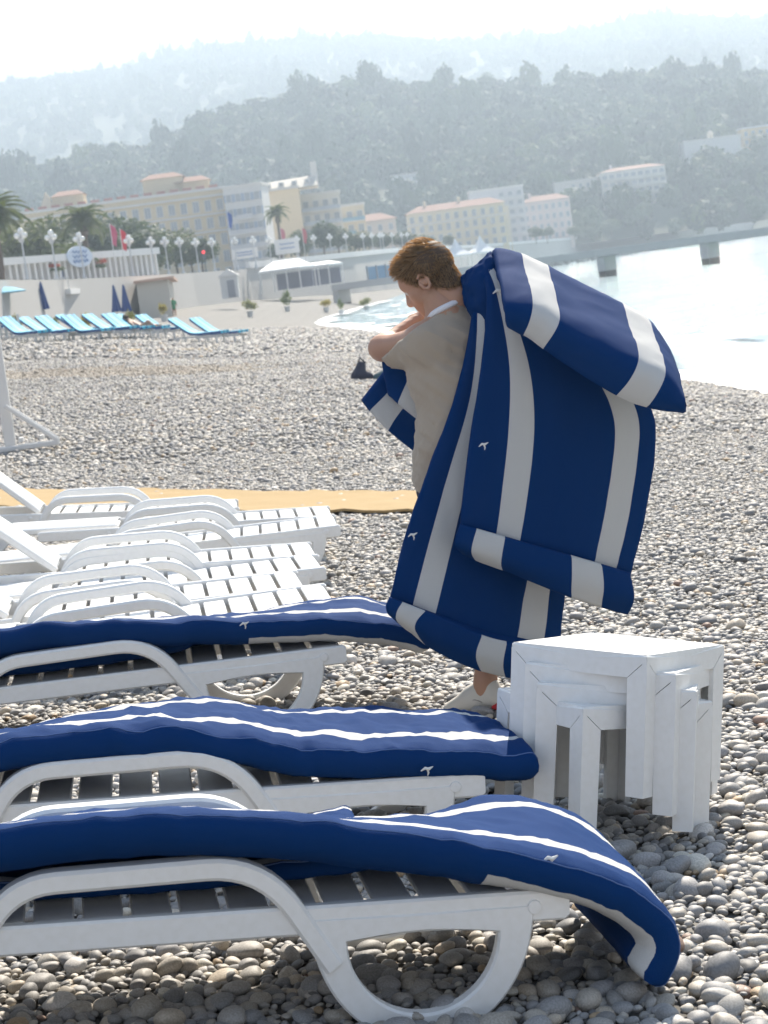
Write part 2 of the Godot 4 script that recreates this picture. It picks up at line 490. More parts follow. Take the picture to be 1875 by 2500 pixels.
# ------------------------------------------------------------------ sea
func build_sea() -> void:
	var m := StandardMaterial3D.new()
	m.albedo_color = lin(0.30, 0.43, 0.45); m.roughness = 0.06
	m.normal_enabled = true; m.normal_texture = noise_image(52, 0.035, FastNoiseLite.TYPE_SIMPLEX_SMOOTH, 512, Color.BLACK, Color.WHITE, 4, 5.0); m.normal_scale = 1.6
	m.uv1_triplanar = true; m.uv1_world_triplanar = true; m.uv1_scale = Vector3.ONE * 0.16
	var wave := FastNoiseLite.new(); wave.seed = 60; wave.frequency = 0.16; wave.fractal_octaves = 3
	var mb := MB.new()
	var zs := []
	var z := 30.0
	while z > -1800.0:
		zs.push_back(z); z -= 2.0 if z > -30.0 else (1.1 if z > -130.0 else (5.0 if z > -330.0 else 60.0))
	var xs := [-4.0, -2.0, -1.0, 0.0, 1.0, 2.0, 3.0, 4.5, 6.0, 7.5, 9.0, 10.5, 12.0, 14.0, 16.0, 18.0, 21.0, 24.0, 27.0, 30.0, 35.0, 40.0, 50.0, 60.0, 80.0, 120.0, 200.0, 400.0, 900.0]
	var pt := func(i: int, j: int) -> Vector3:
		var x: float = shore(zs[i]) + xs[j]
		return Vector3(x, -1.4 + 0.11 * wave.get_noise_2d(x, zs[i] * 1.7) * clampf(xs[j] * 0.3, 0.0, 1.0), zs[i])
	for i in zs.size() - 1:
		for j in xs.size() - 1:
			mb.q(pt.call(i, j), pt.call(i, j + 1), pt.call(i + 1, j + 1), pt.call(i + 1, j))
	structure("sea", mb.done(m, 80.0))
	# the broken water along the shore
	mb = MB.new()
	var n := FastNoiseLite.new(); n.seed = 3; n.frequency = 0.09; n.fractal_octaves = 4
	for i in 260:
		var z0 := -12.0 - i * 1.05
		var z1 := z0 - 1.05
		for k in 2:
			var a := []
			for zz in [z0, z1]:
				var inner: float = -0.5 + 0.9 * n.get_noise_2d(zz, 5.0) if k == 0 else 4.5 + 3.0 * n.get_noise_2d(zz, 90.0)
				var outer: float = inner + maxf(0.0, 1.6 + 2.6 * n.get_noise_2d(zz, 50.0) if k == 0 else 2.0 * n.get_noise_2d(zz * 0.6, 140.0))
				a.push_back(Vector3(shore(zz) + inner, -1.33 + (0.09 if k == 1 else 0.0), zz)); a.push_back(Vector3(shore(zz) + outer, -1.30 + (0.09 if k == 1 else 0.0), zz))
			mb.q(a[0], a[1], a[3], a[2])
	var foam := structure("sea_foam", mb.done(mat("foam", Color(0.82, 0.85, 0.86), 0.8), 60.0))

# ------------------------------------------------------------------ green things
func leaf_mesh(seed_: int, count: int, radii: Vector3, size: float, shell := 0.55, lumps := 5) -> ArrayMesh:
	var rng := RandomNumberGenerator.new(); rng.seed = seed_
	var mb := MB.new()
	var cs := []
	for k in lumps:
		var d := Vector3(rng.randfn(), rng.randfn() * 0.8, rng.randfn()).normalized() * rng.randf_range(0.25, 0.55)
		cs.push_back([d, rng.randf_range(0.4, 0.62)])
	cs.push_back([Vector3.ZERO, 0.68])
	for k in count:
		var c: Array = cs[rng.randi() % cs.size()]
		var d := Vector3(rng.randfn(), rng.randfn(), rng.randfn()).normalized()
		var p: Vector3 = (c[0] + d * c[1] * rng.randf_range(shell, 1.0)) * radii
		var nn := (d + Vector3(rng.randfn(), rng.randfn(), rng.randfn()) * 0.5).normalized()
		var a := nn.cross(Vector3(rng.randfn(), rng.randfn(), rng.randfn())).normalized()
		var b := nn.cross(a)
		var s := size * rng.randf_range(0.55, 1.2)
		mb.q(p - a * s, p - b * s * 0.6, p + a * s, p + b * s * 0.6)
	return mb.done(leaf_mat, 0.0)
var leaf_mat: StandardMaterial3D
var crowns := {}
func green(c: Color) -> StandardMaterial3D:
	return mat("green%s" % c, c, 0.75, {"backlight_enabled": true, "backlight": Color(c.r * 1.2, c.g * 1.2, c.b * 0.6).linear_to_srgb()})
func tree(called: String, label: String, at: Vector3, h: float, w: float, kind: String, c: Color, seed_: int, group: String) -> void:
	var o := thing(called, label, "tree", Transform3D(Basis(Vector3.UP, seed_ * 1.7), at), group)
	var mb := MB.new()
	var split: float = {"u": 0.74, "r": 0.35, "c": 0.12}[kind]
	mb.tube([Vector3(0, -1.0, 0), Vector3(0.02 * h, h * split * 0.5, 0), Vector3(0, h * split, 0.01 * h)], [h * 0.028, h * 0.022, h * 0.015], 7)
	for k in 5:
		var a := TAU * k / 5.0 + seed_
		mb.tube([Vector3(0, h * split * 0.92, 0), Vector3(cos(a) * w * 0.16, h * (split + 0.09), sin(a) * w * 0.16), Vector3(cos(a) * w * 0.32, h * (split + 0.15), sin(a) * w * 0.32)], [h * 0.012, h * 0.009, h * 0.004], 5)
	part(o, "trunk", mb.done(mat("bark", Color(0.12, 0.09, 0.07), 0.9), 50.0))
	var key := "%s%d" % [kind, seed_ % 3]
	if not crowns.has(key):
		if kind == "u": crowns[key] = leaf_mesh(seed_ + 400, 900, Vector3(1.15, 0.42, 1.15), 0.085, 0.4, 9)
		elif kind == "c": crowns[key] = leaf_mesh(seed_ + 400, 800, Vector3(0.85, 1.0, 0.85), 0.09, 0.5, 4)
		else: crowns[key] = leaf_mesh(seed_ + 400, 2600, Vector3(1.12, 1.05, 1.12), 0.085, 0.5, 8)
	var lo: float = h * {"u": 0.7, "r": 0.22, "c": 0.05}[kind]
	part(o, "crown", crowns[key], Transform3D(Basis.from_scale(Vector3(w / 2, (h - lo) / 2, w / 2)), Vector3(0, (h + lo) / 2, 0)), green(c))
func palm(label: String, at: Vector3, h: float, fl: float, n: int, seed_: int) -> void:
	var o := thing("palm_tree", label, "palm tree", Transform3D(Basis.IDENTITY, at), "palms along the promenade")
	var rng := RandomNumberGenerator.new(); rng.seed = seed_
	var mb := MB.new()
	var pts := []
	var rad := []
	for k in 13:
		var t := k / 12.0
		pts.push_back(Vector3(0.25 * sin(t * 2.0), -1.0 + (h + 1.0) * t, 0)); rad.push_back((0.34 - 0.1 * t + (0.22 if k == 11 else 0.0)) * fl / 2.6 * (1.0 + 0.08 * (k % 2)))
	mb.tube(pts, rad, 9)
	part(o, "trunk", mb.done(mat("bark"), 40.0))
	for v in 3:
		var key := "frond%d" % v
		if crowns.has(key): continue
		var fm := MB.new()
		var r2 := RandomNumberGenerator.new(); r2.seed = 900 + v
		var rib := []
		for k in 13:
			var t := k / 12.0
			rib.push_back(Vector3(t * 0.92, 0.30 * sin(t * 2.6) - 0.42 * t * t, 0.03 * sin(t * 3.0 + v)))
		fm.tube(rib, 0.012, 4)
		for k in range(2, 12):
			for q in 3:
				var t := (k + q / 3.0) / 12.0
				var p: Vector3 = rib[k].lerp(rib[k + 1], q / 3.0)
				var ln := 0.3 * sin(PI * (0.12 + 0.83 * t))
				for s in [-1.0, 1.0]:
					var e := p + Vector3(ln * 0.75, -0.08 - 0.16 * r2.randf(), s * ln)
					var wv := Vector3(0.022, 0, 0)
					fm.t(p - wv, p + wv, e)
		crowns[key] = fm.done(leaf_mat, 0.0)
	var col := green(Color(0.075, 0.095, 0.04))
	for k in n:
		var el := lerpf(1.25, -0.55, float(k) / n)
		var b := Basis(Vector3.UP, k * 2.399 + rng.randf() * 0.3) * Basis(Vector3.BACK, el)
		part(o, "frond", crowns["frond%d" % (k % 3)], Transform3D(b.scaled_local(Vector3.ONE * fl * rng.randf_range(0.88, 1.1)), Vector3(0.25 * sin(2.0), h, 0)), col)
func shrub(label: String, at: Vector3, w: float, h: float, c: Color, seed_: int, pot := false) -> void:
	var o := thing("potted_shrub" if pot else "shrub", label, "plant", Transform3D(Basis(Vector3.UP, seed_), at), "shrubs at the back of the beach")
	if not crowns.has("s%d" % (seed_ % 3)): crowns["s%d" % (seed_ % 3)] = leaf_mesh(700 + seed_ % 3, 420, Vector3(1, 1, 1), 0.13, 0.4, 6)
	part(o, "foliage", crowns["s%d" % (seed_ % 3)], Transform3D(Basis.from_scale(Vector3(w, h, w) / 2), Vector3(0, h * 0.5 + (0.5 if pot else 0.0), 0)), green(c))
	var mb := MB.new()
	if pot: mb.lathe([[0.0, 0.0], [0.24, 0.0], [0.34, 0.55], [0.3, 0.56], [0.0, 0.5]], 10)
	else: mb.tube([Vector3(0, -0.3, 0), Vector3(0, h * 0.5, 0)], 0.06, 5)
	part(o, "pot" if pot else "stem", mb.done(mat("planter", Color(0.6, 0.6, 0.58), 0.8) if pot else mat("bark"), 40.0))

const FAR_RIDGE := [[-1200, 215], [-700, 245], [-346, 252], [-301, 252], [-242, 250], [-197, 252], [-166, 258], [-111, 261], [-48, 257], [1, 253], [65, 249], [99, 239], [147, 232], [196, 226], [271, 227], [326, 229], [385, 228], [434, 219], [472, 213], [800, 190], [1200, 150]]
const NEAR_RIDGE := [[-420, 4], [-260, 30], [-200, 70], [-170, 78], [-142, 81], [-121, 84], [-97, 81], [-91, 85], [-61, 93], [-41, 97], [-23, 98], [-5, 100], [22, 99], [46, 95], [71, 91], [100, 88], [135, 85], [177, 84], [206, 81], [233, 76], [330, 66], [520, 40]]
func ridge(r: Array, x: float) -> float:
	for i in range(1, r.size()):
		if x < r[i][0]: return lerpf(r[i - 1][1], r[i][1], clampf((x - r[i - 1][0]) / (r[i][0] - r[i - 1][0]), 0.0, 1.0))
	return r[r.size() - 1][1]
func hill_at(near: bool, x: float, s: float) -> Vector3:
	var top := ridge(NEAR_RIDGE, x) if near else ridge(FAR_RIDGE, x)
	var fold := swell.get_noise_2d(x * (0.12 if near else 0.06) + (7.0 if near else 90.0), s * 9.0)
	if near: return Vector3(x, lerpf(5.0, top, pow(minf(s, 1.0), 0.82)) + fold * 7.0 * s * (1.0 - s) * 4.0 - maxf(0.0, s - 1.0) * 120.0, -860.0 - s * 290.0)
	return Vector3(x, lerpf(0.0, top, pow(minf(s, 1.0), 0.9)) + fold * 22.0 * s * (1.0 - s) * 4.0 - maxf(0.0, s - 1.0) * 120.0, -1300.0 - s * 1000.0)
func build_hills() -> void:
	leaf_mat = green(Color(0.05, 0.07, 0.03))
	var earth := mat("wood_floor", Color(0.06, 0.07, 0.045), 0.95)
	for near in [true, false]:
		var mb := MB.new()
		var x0 := -420.0 if near else -1200.0
		var dx := 14.0 if near else 30.0
		for i in (67 if near else 80):
			for j in 14:
				var a := x0 + i * dx
				mb.q(hill_at(near, a, j / 12.0), hill_at(near, a + dx, j / 12.0), hill_at(near, a + dx, (j + 1) / 12.0), hill_at(near, a, (j + 1) / 12.0))
		var hill := structure("wooded_hill" if near else "far_hill", mb.done(earth, 80.0))
		var rng := RandomNumberGenerator.new(); rng.seed = 15 if near else 16
		var tint: StandardMaterial3D = leaf_mat.duplicate()
		tint.albedo_color = Color.WHITE; tint.vertex_color_use_as_albedo = true
		for v in 4:
			var xf := []
			var cl := []
			for k in (800 if near else 1900):
				var x := rng.randf_range(-230.0, 330.0) if near else rng.randf_range(-480.0, 620.0)
				var s := pow(rng.randf(), 0.8) * 1.02
				if not near and k % 3 == 0: s = rng.randf_range(0.96, 1.02)
				var p := hill_at(near, x, s)
				if near and ((absf(p.x - 164.0) < 18.0 and absf(p.z + 950.0) < 14.0) or (absf(p.x - 30.0) < 13.0 and absf(p.z + 950.0) < 12.0)): continue
				var w := rng.randf_range(4.2, 8.6) if near else rng.randf_range(4.5, 8.0)
				var hh := w * rng.randf_range(0.75, 1.25) * (1.9 if rng.randf() < 0.05 else 1.0)
				xf.push_back(Transform3D(Basis(Vector3.UP, rng.randf() * TAU).scaled_local(Vector3(w, hh, w)), p + Vector3(0, hh * 0.55, 0)))
				var g := rng.randf_range(0.45, 1.7)
				var warm := rng.randf_range(0.0, 0.05) if rng.randf() < 0.2 else 0.0
				cl.push_back(Color(0.045 * g + warm, 0.068 * g + warm * 1.1, 0.032 * g))
			var lm := leaf_mesh(820 + v, 330 if near else 130, Vector3.ONE, 0.2 if near else 0.3, 0.6, 6)
			lm.surface_set_material(0, tint)
			stuff(hill, "woodland", lm, xf, cl)
	# trees that stand out against the sky line
	var sky_line := [["u", 28, 0], ["u", -52, 0], ["u", -38, 0], ["u", -22, 0], ["u", -4, 0], ["u", 7, 0], ["r", 84, 4], ["u", 126, 0], ["r", 137, 2], ["u", 156, 0], ["c", 172, 0], ["u", 187, 1], ["r", 207, 2], ["r", 226, 0], ["r", -116, 1], ["r", -137, 0], ["c", -168, 0], ["r", -86, 0], ["r", 71, 0], ["c", 44, 0]]
	for i in sky_line.size():
		var e: Array = sky_line[i]
		var p := hill_at(true, e[1], 0.985)
		var h: float = {"u": 13.0, "r": 12.0, "c": 12.0}[e[0]] + e[2] * 1.5
		var w: float = {"u": 15.0, "r": 12.0, "c": 4.2}[e[0]]
		tree({"u": "umbrella_pine", "r": "broad_tree", "c": "cypress_tree"}[e[0]], {"u": "umbrella pine with a flat crown on the ridge of the wooded hill", "r": "round dark tree on the ridge of the wooded hill", "c": "slim dark cypress on the ridge of the wooded hill"}[e[0]], p - Vector3(0, 3, 0), h, w, e[0], Color(0.035, 0.055, 0.03), i, {"u": "umbrella pines on the ridge", "r": "round trees on the ridge", "c": "cypresses on the ridge"}[e[0]])
	# mast
	var o := thing("radio_mast", "thin lattice radio mast on the far hill top", "mast", Transform3D(Basis.IDENTITY, Vector3(-170.5, 253.0, -2296)))
	var steel := mat("mast_steel", Color(0.3, 0.3, 0.32), 0.6)
	for k in 4:
		var mb := MB.new()
		var d := Vector3(1 if k & 1 else -1, 0, 1 if k & 2 else -1)
		mb.tube([d * 2.6, d * 0.5 + Vector3(0, 18, 0), d * 0.3 + Vector3(0, 26, 0)], 0.6, 4)
		part(o, "leg", mb.done(steel))
	for k in 5:
		var mb := MB.new()
		mb.box(Vector3(0, 3.0 + k * 4.2, 0), Vector3(4.8 - k * 0.85, 0.5, 4.8 - k * 0.85))
		part(o, "platform", mb.done(steel))
	var tip := MB.new()
	tip.tube([Vector3(0, 18, 0), Vector3(0, 33, 0)], 0.5, 5)
	part(o, "antenna", tip.done(steel))

# ------------------------------------------------------------------ buildings
var win_cache := {}
func window_meshes(w: float, h: float) -> Array:
	var key := "%.2f_%.2f" % [w, h]
	if not win_cache.has(key):
		var f := MB.new()
		for s in [-1, 1]: f.box(Vector3(s * (w / 2 + 0.06), 0, 0.0), Vector3(0.14, h + 0.26, 0.22))
		f.box(Vector3(0, h / 2 + 0.06, 0.02), Vector3(w - 0.02, 0.14, 0.22)); f.box(Vector3(0, -h / 2 - 0.07, 0.05), Vector3(w + 0.5, 0.16, 0.34)); f.box(Vector3(0, 0, -0.01), Vector3(0.07, h - 0.02, 0.12))
		var p := MB.new()
		p.box(Vector3(0, 0, -0.02), Vector3(w - 0.02, h - 0.02, 0.06))
		var s := MB.new()
		for q in [-1, 1]: s.box(Vector3(q * (w * 0.75 + 0.14), 0, 0.04), Vector3(w * 0.48, h, 0.08))
		win_cache[key] = [f.done(null, 0.0), p.done(null, 0.0), s.done(null, 0.0)]
	return win_cache[key]
func building(d: Dictionary) -> Node3D:
	var o := thing(d.name, d.label, "building", Transform3D(Basis(Vector3.UP, deg_to_rad(d.get("yaw", 0.0))), Vector3(d.x, d.y, d.z)))
	var w: float = d.w
	var h: float = d.h
	var dp: float = d.get("d", 12.0)
	var wall := mat("wall%s" % d.wall, d.wall, 0.85)
	var trim := mat("trim", Color(0.62, 0.60, 0.56), 0.8)
	var mb := MB.new()
	mb.box(Vector3(0, h / 2 - 2.0, -dp / 2), Vector3(w, h + 4.0, dp))
	part(o, "wall", mb.done(wall, 0.0))
	var roof: String = d.get("roof", "flat")
	mb = MB.new()
	if roof == "flat":
		mb.box(Vector3(0, h + 0.3, 0.05), Vector3(w + 0.5, 0.6, 0.5)); mb.box(Vector3(0, h + 0.3, -dp), Vector3(w + 0.5, 0.6, 0.5))
		for s in [-1, 1]: mb.box(Vector3(s * w / 2, h + 0.3, -dp / 2), Vector3(0.5, 0.6, dp - 0.55))
		part(o, "parapet", mb.done(trim, 0.0))
	else:
		var rh: float = d.get("rh", 2.2)
		var e := 0.6
		var a := [Vector3(-w / 2 - e, h, e), Vector3(w / 2 + e, h, e), Vector3(w / 2 + e, h, -dp - e), Vector3(-w / 2 - e, h, -dp - e)]
		var r0 := Vector3(-w / 2 + dp * 0.35, h + rh, -dp / 2)
		var r1 := Vector3(w / 2 - dp * 0.35, h + rh, -dp / 2)
		mb.q(a[0], a[1], r1, r0); mb.q(a[2], a[3], r0, r1); mb.t(a[1], a[2], r1); mb.t(a[3], a[0], r0); mb.q(a[0], a[3], a[2], a[1])
		var rf := part(o, "roof", mb.done(mat("roof_tile", Color(0.32, 0.20, 0.155), 0.95), 0.0))
		for k in int(d.get("chimneys", 1)):
			mb = MB.new()
			mb.box(Vector3(-w * 0.3 + k * w * 0.35, h + rh + 0.3, -dp * 0.45), Vector3(1.0, 2.2, 0.8))
			part(rf, "chimney", mb.done(wall, 0.0))
	var fl: int = d.get("floors", 0)
	var bays: int = d.get("bays", 0)
	if fl > 0:
		var sill: float = d.get("sill", 1.2)
		var fh: float = (h - d.get("top", 0.6) - d.get("plinth", 0.0)) / fl
		var wm := window_meshes(d.get("ww", 1.2), d.get("wh", fh * 0.6))
		var pane := mat("pane%d" % int(d.get("dark", 0)), Color(0.27, 0.30, 0.33), 0.08)
		var shut: bool = d.has("shutter")
		for r in fl:
			for c in bays:
				if d.has("skip") and d.skip.call(c, r): continue
				var at := Transform3D(Basis.IDENTITY, Vector3(-w / 2 + w * (c + 0.5) / bays, d.get("plinth", 0.0) + fh * (r + 0.5), 0.06))
				var wn := part(o, "window", wm[0], at, trim)
				part(wn, "pane", wm[1], Transform3D.IDENTITY, pane)
				if shut: part(wn, "shutter", wm[2], Transform3D.IDENTITY, mat("shutter%s" % d.shutter, d.shutter, 0.8))
		for r in d.get("cornices", []):
			mb = MB.new()
			mb.box(Vector3(0, d.get("plinth", 0.0) + fh * r, 0.2), Vector3(w + 0.7, 0.42, 0.6))
			part(o, "cornice", mb.done(trim, 0.0))
		for b in d.get("balconies", []):
			mb = MB.new()
			var y: float = d.get("plinth", 0.0) + fh * b[0] + 0.1
			var bw: float = w / bays * b[2] - 0.3
			var bx: float = -w / 2 + w / bays * (b[1] + b[2] * 0.5)
			mb.box(Vector3(bx, y, 0.62), Vector3(bw, 0.2, 1.2))
			var bl := part(o, "balcony", mb.done(trim, 0.0))
			mb = MB.new()
			mb.box(Vector3(bx, y + 0.55, 1.18), Vector3(bw, 0.9, 0.07))
			part(bl, "railing", mb.done(mat("rail%s" % d.get("rail", Color(0.5, 0.5, 0.5)), d.get("rail", Color(0.5, 0.5, 0.5)), 0.7), 0.0))
	return o
func build_town() -> void:
	mat("roof_tile", Color(0.32, 0.20, 0.155), 0.95)
	var yellow := Color(0.60, 0.50, 0.33)
	var pale := Color(0.60, 0.59, 0.57)
	var cream := Color(0.62, 0.54, 0.40)
	var hotel := building({"name": "grand_hotel", "label": "long yellow grand hotel with white cornices and rows of tall windows", "x": -49.0, "y": 5.6, "z": -480.0, "w": 46.0, "h": 20.5, "d": 18.0, "yaw": 2.0, "wall": yellow, "floors": 5, "bays": 17, "ww": 1.25, "wh": 2.3, "top": 1.4, "cornices": [3.0, 4.0, 5.05], "balconies": [[3, 11, 3], [2, 3, 3], [3, 5, 2]], "rail": Color(0.3, 0.27, 0.25)})
	for k in 15:
		var mb := MB.new()
		mb.box(Vector3(-20.6 + k * 2.95, 21.4, -0.4), Vector3(1.9, 0.6, 0.3))
		part(hotel, "parapet_panel", mb.done(mat("brick_red", Color(0.42, 0.2, 0.16), 0.9), 0.0))
	for e in [[9.5, 23.2, 9.0, 3.6], [-12.0, 22.6, 7.0, 2.6], [16.0, 22.4, 7.5, 2.2]]:
		var mb := MB.new()
		mb.box(Vector3(e[0], e[1] - 0.3, -7), Vector3(e[2], e[3], 8))
		var ph := part(hotel, "penthouse", mb.done(mat("wall%s" % cream, cream, 0.85), 0.0))
		mb = MB.new()
		mb.loft([PackedVector3Array([Vector3(e[0] - e[2] * 0.56, e[1] + e[3] * 0.5 - 0.3, -2.5), Vector3(e[0] + e[2] * 0.56, e[1] + e[3] * 0.5 - 0.3, -2.5), Vector3(e[0] + e[2] * 0.56, e[1] + e[3] * 0.5 - 0.3, -11.5), Vector3(e[0] - e[2] * 0.56, e[1] + e[3] * 0.5 - 0.3, -11.5)]),
			PackedVector3Array([Vector3(e[0] - e[2] * 0.3, e[1] + e[3] * 0.5 + 0.9, -6), Vector3(e[0] + e[2] * 0.3, e[1] + e[3] * 0.5 + 0.9, -6), Vector3(e[0] + e[2] * 0.3, e[1] + e[3] * 0.5 + 0.9, -8), Vector3(e[0] - e[2] * 0.3, e[1] + e[3] * 0.5 + 0.9, -8)])])
		part(ph, "roof", mb.done(mat("roof_tile"), 0.0))
	var pav := MB.new()
	pav.loft([PackedVector3Array([Vector3(-18.6, 20.9, -2), Vector3(-15.0, 20.9, -2), Vector3(-15.0, 20.9, -6), Vector3(-18.6, 20.9, -6)]), PackedVector3Array([Vector3(-16.9, 25.0, -3.9), Vector3(-16.7, 25.0, -3.9), Vector3(-16.7, 25.0, -4.1), Vector3(-16.9, 25.0, -4.1)])])
	part(hotel, "turret_roof", pav.done(mat("wall%s" % cream), 0.0))
	building({"name": "white_house", "label": "narrow pale house with shutters and balconies beside the yellow hotel", "x": -21.8, "y": 5.6, "z": -474.0, "w": 8.4, "h": 20.0, "yaw": -6.0, "wall": pale, "floors": 6, "bays": 4, "ww": 0.95, "wh": 1.7, "shutter": Color(0.30, 0.36, 0.44), "balconies": [[2, 0, 4], [3, 0, 4], [4, 1, 2]]})
	var ch := building({"name": "blank_wall_house", "label": "tall cream house with a blank side wall and stepped roof end", "x": -15.2, "y": 6.5, "z": -522.0, "w": 9.6, "h": 19.5, "d": 14.0, "wall": Color(0.66, 0.55, 0.38)})
	var rf := MB.new()
	rf.loft([PackedVector3Array([Vector3(-5.2, 19.6, 0.6), Vector3(9.6, 19.6, 0.6), Vector3(9.6, 19.6, -14), Vector3(-5.2, 19.6, -14)]), PackedVector3Array([Vector3(-4.8, 21.9, -5), Vector3(9.2, 22.4, -5), Vector3(9.2, 22.4, -9), Vector3(-4.8, 21.9, -9)])])
	var r2 := part(ch, "roof", rf.done(mat("pale_roof", Color(0.60, 0.55, 0.47), 0.85), 0.0))
	var dw := window_meshes(0.8, 0.7)
	for k in 4:
		var mb := MB.new()
		mb.box(Vector3(-2.4 + k * 3.2, 20.9, -1.6), Vector3(1.4, 1.1, 1.6))
		var dm := part(r2, "dormer", mb.done(mat("wall%s" % pale, pale, 0.85), 0.0))
		part(dm, "pane", dw[1], Transform3D(Basis.IDENTITY, Vector3(-2.4 + k * 3.2, 20.95, -0.77)), mat("pane2", Color(0.27, 0.30, 0.33), 0.08))
	rf = MB.new()
	rf.box(Vector3(9.0, 22.6, -6), Vector3(1.5, 6.0, 4)); part(ch, "chimney", rf.done(mat("wall%s" % pale, pale), 0.0))
	building({"name": "balcony_house", "label": "pale house full of balconies between the blank wall and the dark trees", "x": -5.6, "y": 6.5, "z": -530.0, "w": 9.8, "h": 17.6, "wall": Color(0.63, 0.6, 0.53), "floors": 5, "bays": 4, "ww": 1.2, "wh": 1.9, "balconies": [[1, 0, 4], [2, 0, 4], [3, 0, 4], [4, 0, 4]], "rail": Color(0.42, 0.46, 0.5)})
	building({"name": "stepped_house", "label": "lower cream house with a blue panelled corner and a stepped roof", "x": 1.2, "y": 7.0, "z": -560.0, "w": 8.0, "h": 14.4, "wall": cream, "floors": 4, "bays": 3, "ww": 1.3, "wh": 1.8, "balconies": [[2, 0, 2], [3, 0, 3]], "rail": Color(0.2, 0.34, 0.42)})
	building({"name": "red_roof_house", "label": "low house with a red hipped roof behind the row of lamps", "x": 8.5, "y": 8.0, "z": -650.0, "w": 13.0, "h": 11.4, "wall": Color(0.58, 0.5, 0.42), "roof": "hip", "floors": 3, "bays": 4, "ww": 1.1, "wh": 1.8})
	building({"name": "long_cream_house", "label": "long cream house with a red roof behind the head of the person", "x": 36.0, "y": 7.5, "z": -700.0, "w": 32.0, "h": 13.8, "wall": Color(0.66, 0.57, 0.40), "roof": "hip", "chimneys": 2, "floors": 4, "bays": 11, "ww": 1.15, "wh": 1.9, "cornices": [3.0]})
	building({"name": "grey_tower_block", "label": "pale grey flat roofed block taller than the red roofs around it", "x": 57.0, "y": 8.0, "z": -800.0, "w": 20.0, "h": 21.0, "wall": Color(0.53, 0.52, 0.53), "floors": 6, "bays": 6, "ww": 1.6, "wh": 1.9, "skip": func(c, r): return c < 3, "balconies": [[1, 3, 3], [2, 3, 3], [3, 3, 3], [4, 3, 3], [5, 3, 3]]})
	building({"name": "square_cream_house", "label": "square cream house with a blank front below the pale grey block", "x": 49.5, "y": 7.5, "z": -715.0, "w": 9.5, "h": 12.6, "wall": Color(0.66, 0.58, 0.45), "floors": 3, "bays": 3, "ww": 1.0, "wh": 1.5, "skip": func(c, r): return r == 2 or c == 1})
	building({"name": "pink_row_house", "label": "pink terrace with red roofs left of the large apartment block", "x": 79.5, "y": 8.0, "z": -850.0, "w": 19.0, "h": 16.0, "wall": Color(0.6, 0.5, 0.46), "roof": "hip", "floors": 4, "bays": 7, "ww": 1.2, "wh": 2.0})
	building({"name": "apartment_block", "label": "large white apartment block with a grid of balconies and pink roof", "x": 121.0, "y": 9.0, "z": -893.0, "w": 27.0, "h": 24.2, "d": 16.0, "wall": Color(0.64, 0.62, 0.57), "roof": "hip", "rh": 1.6, "floors": 7, "bays": 9, "ww": 1.9, "wh": 2.0, "dark": 1,
		"balconies": [[1, 0, 9], [2, 0, 9], [3, 0, 9], [4, 0, 9], [5, 0, 9], [6, 0, 9]], "rail": Color(0.6, 0.58, 0.52)})
	building({"name": "apartment_wing", "label": "pale wing of flats joined to the left of the large apartment block", "x": 98.0, "y": 9.0, "z": -900.0, "w": 18.6, "h": 22.4, "wall": Color(0.6, 0.57, 0.53), "floors": 7, "bays": 6, "ww": 1.2, "wh": 1.9, "skip": func(c, r): return c < 2, "balconies": [[3, 2, 2], [4, 3, 2], [5, 2, 3]]})
	var hall := building({"name": "hillside_hall", "label": "white windowless hall on the hillside with a small roof turret", "x": 164.0, "y": 31.0, "z": -944.0, "w": 25.0, "h": 12.4, "wall": Color(0.6, 0.6, 0.59)})
	rf = MB.new()
	rf.lathe([[0.0, 12.4], [1.2, 12.4], [1.2, 14.6], [1.5, 14.7], [0.9, 15.8], [0.0, 16.4]], 10, Vector3(0, 0, -3)); part(hall, "turret", rf.done(mat("wall%s" % cream), 40.0))
	building({"name": "ochre_block", "label": "ochre block of flats above the windowless white hall", "x": 192.5, "y": 31.0, "z": -955.0, "w": 26.0, "h": 15.4, "wall": Color(0.62, 0.48, 0.26), "floors": 4, "bays": 8, "ww": 1.3, "wh": 2.0, "balconies": [[1, 0, 8], [2, 0, 8], [3, 0, 8]], "rail": Color(0.6, 0.52, 0.4)})
	building({"name": "arcade_house", "label": "long low house with a row of tall openings below the white hall", "x": 178.0, "y": 15.0, "z": -925.0, "w": 37.0, "h": 11.4, "wall": Color(0.6, 0.57, 0.55), "floors": 2, "bays": 14, "ww": 1.4, "wh": 3.6, "dark": 0})
	building({"name": "hill_villa", "label": "white villa standing among the trees of the wooded hill", "x": 28.0, "y": 36.5, "z": -944.0, "w": 11.5, "h": 8.8, "d": 8.0, "wall": Color(0.68, 0.68, 0.69), "floors": 3, "bays": 4, "ww": 1.2, "wh": 1.7})
	building({"name": "hill_annex", "label": "small white annex beside the villa on the wooded hill", "x": 38.5, "y": 36.0, "z": -948.0, "w": 6.5, "h": 6.6, "d": 7.0, "wall": Color(0.66, 0.66, 0.66), "floors": 2, "bays": 2, "ww": 1.1, "wh": 1.6})
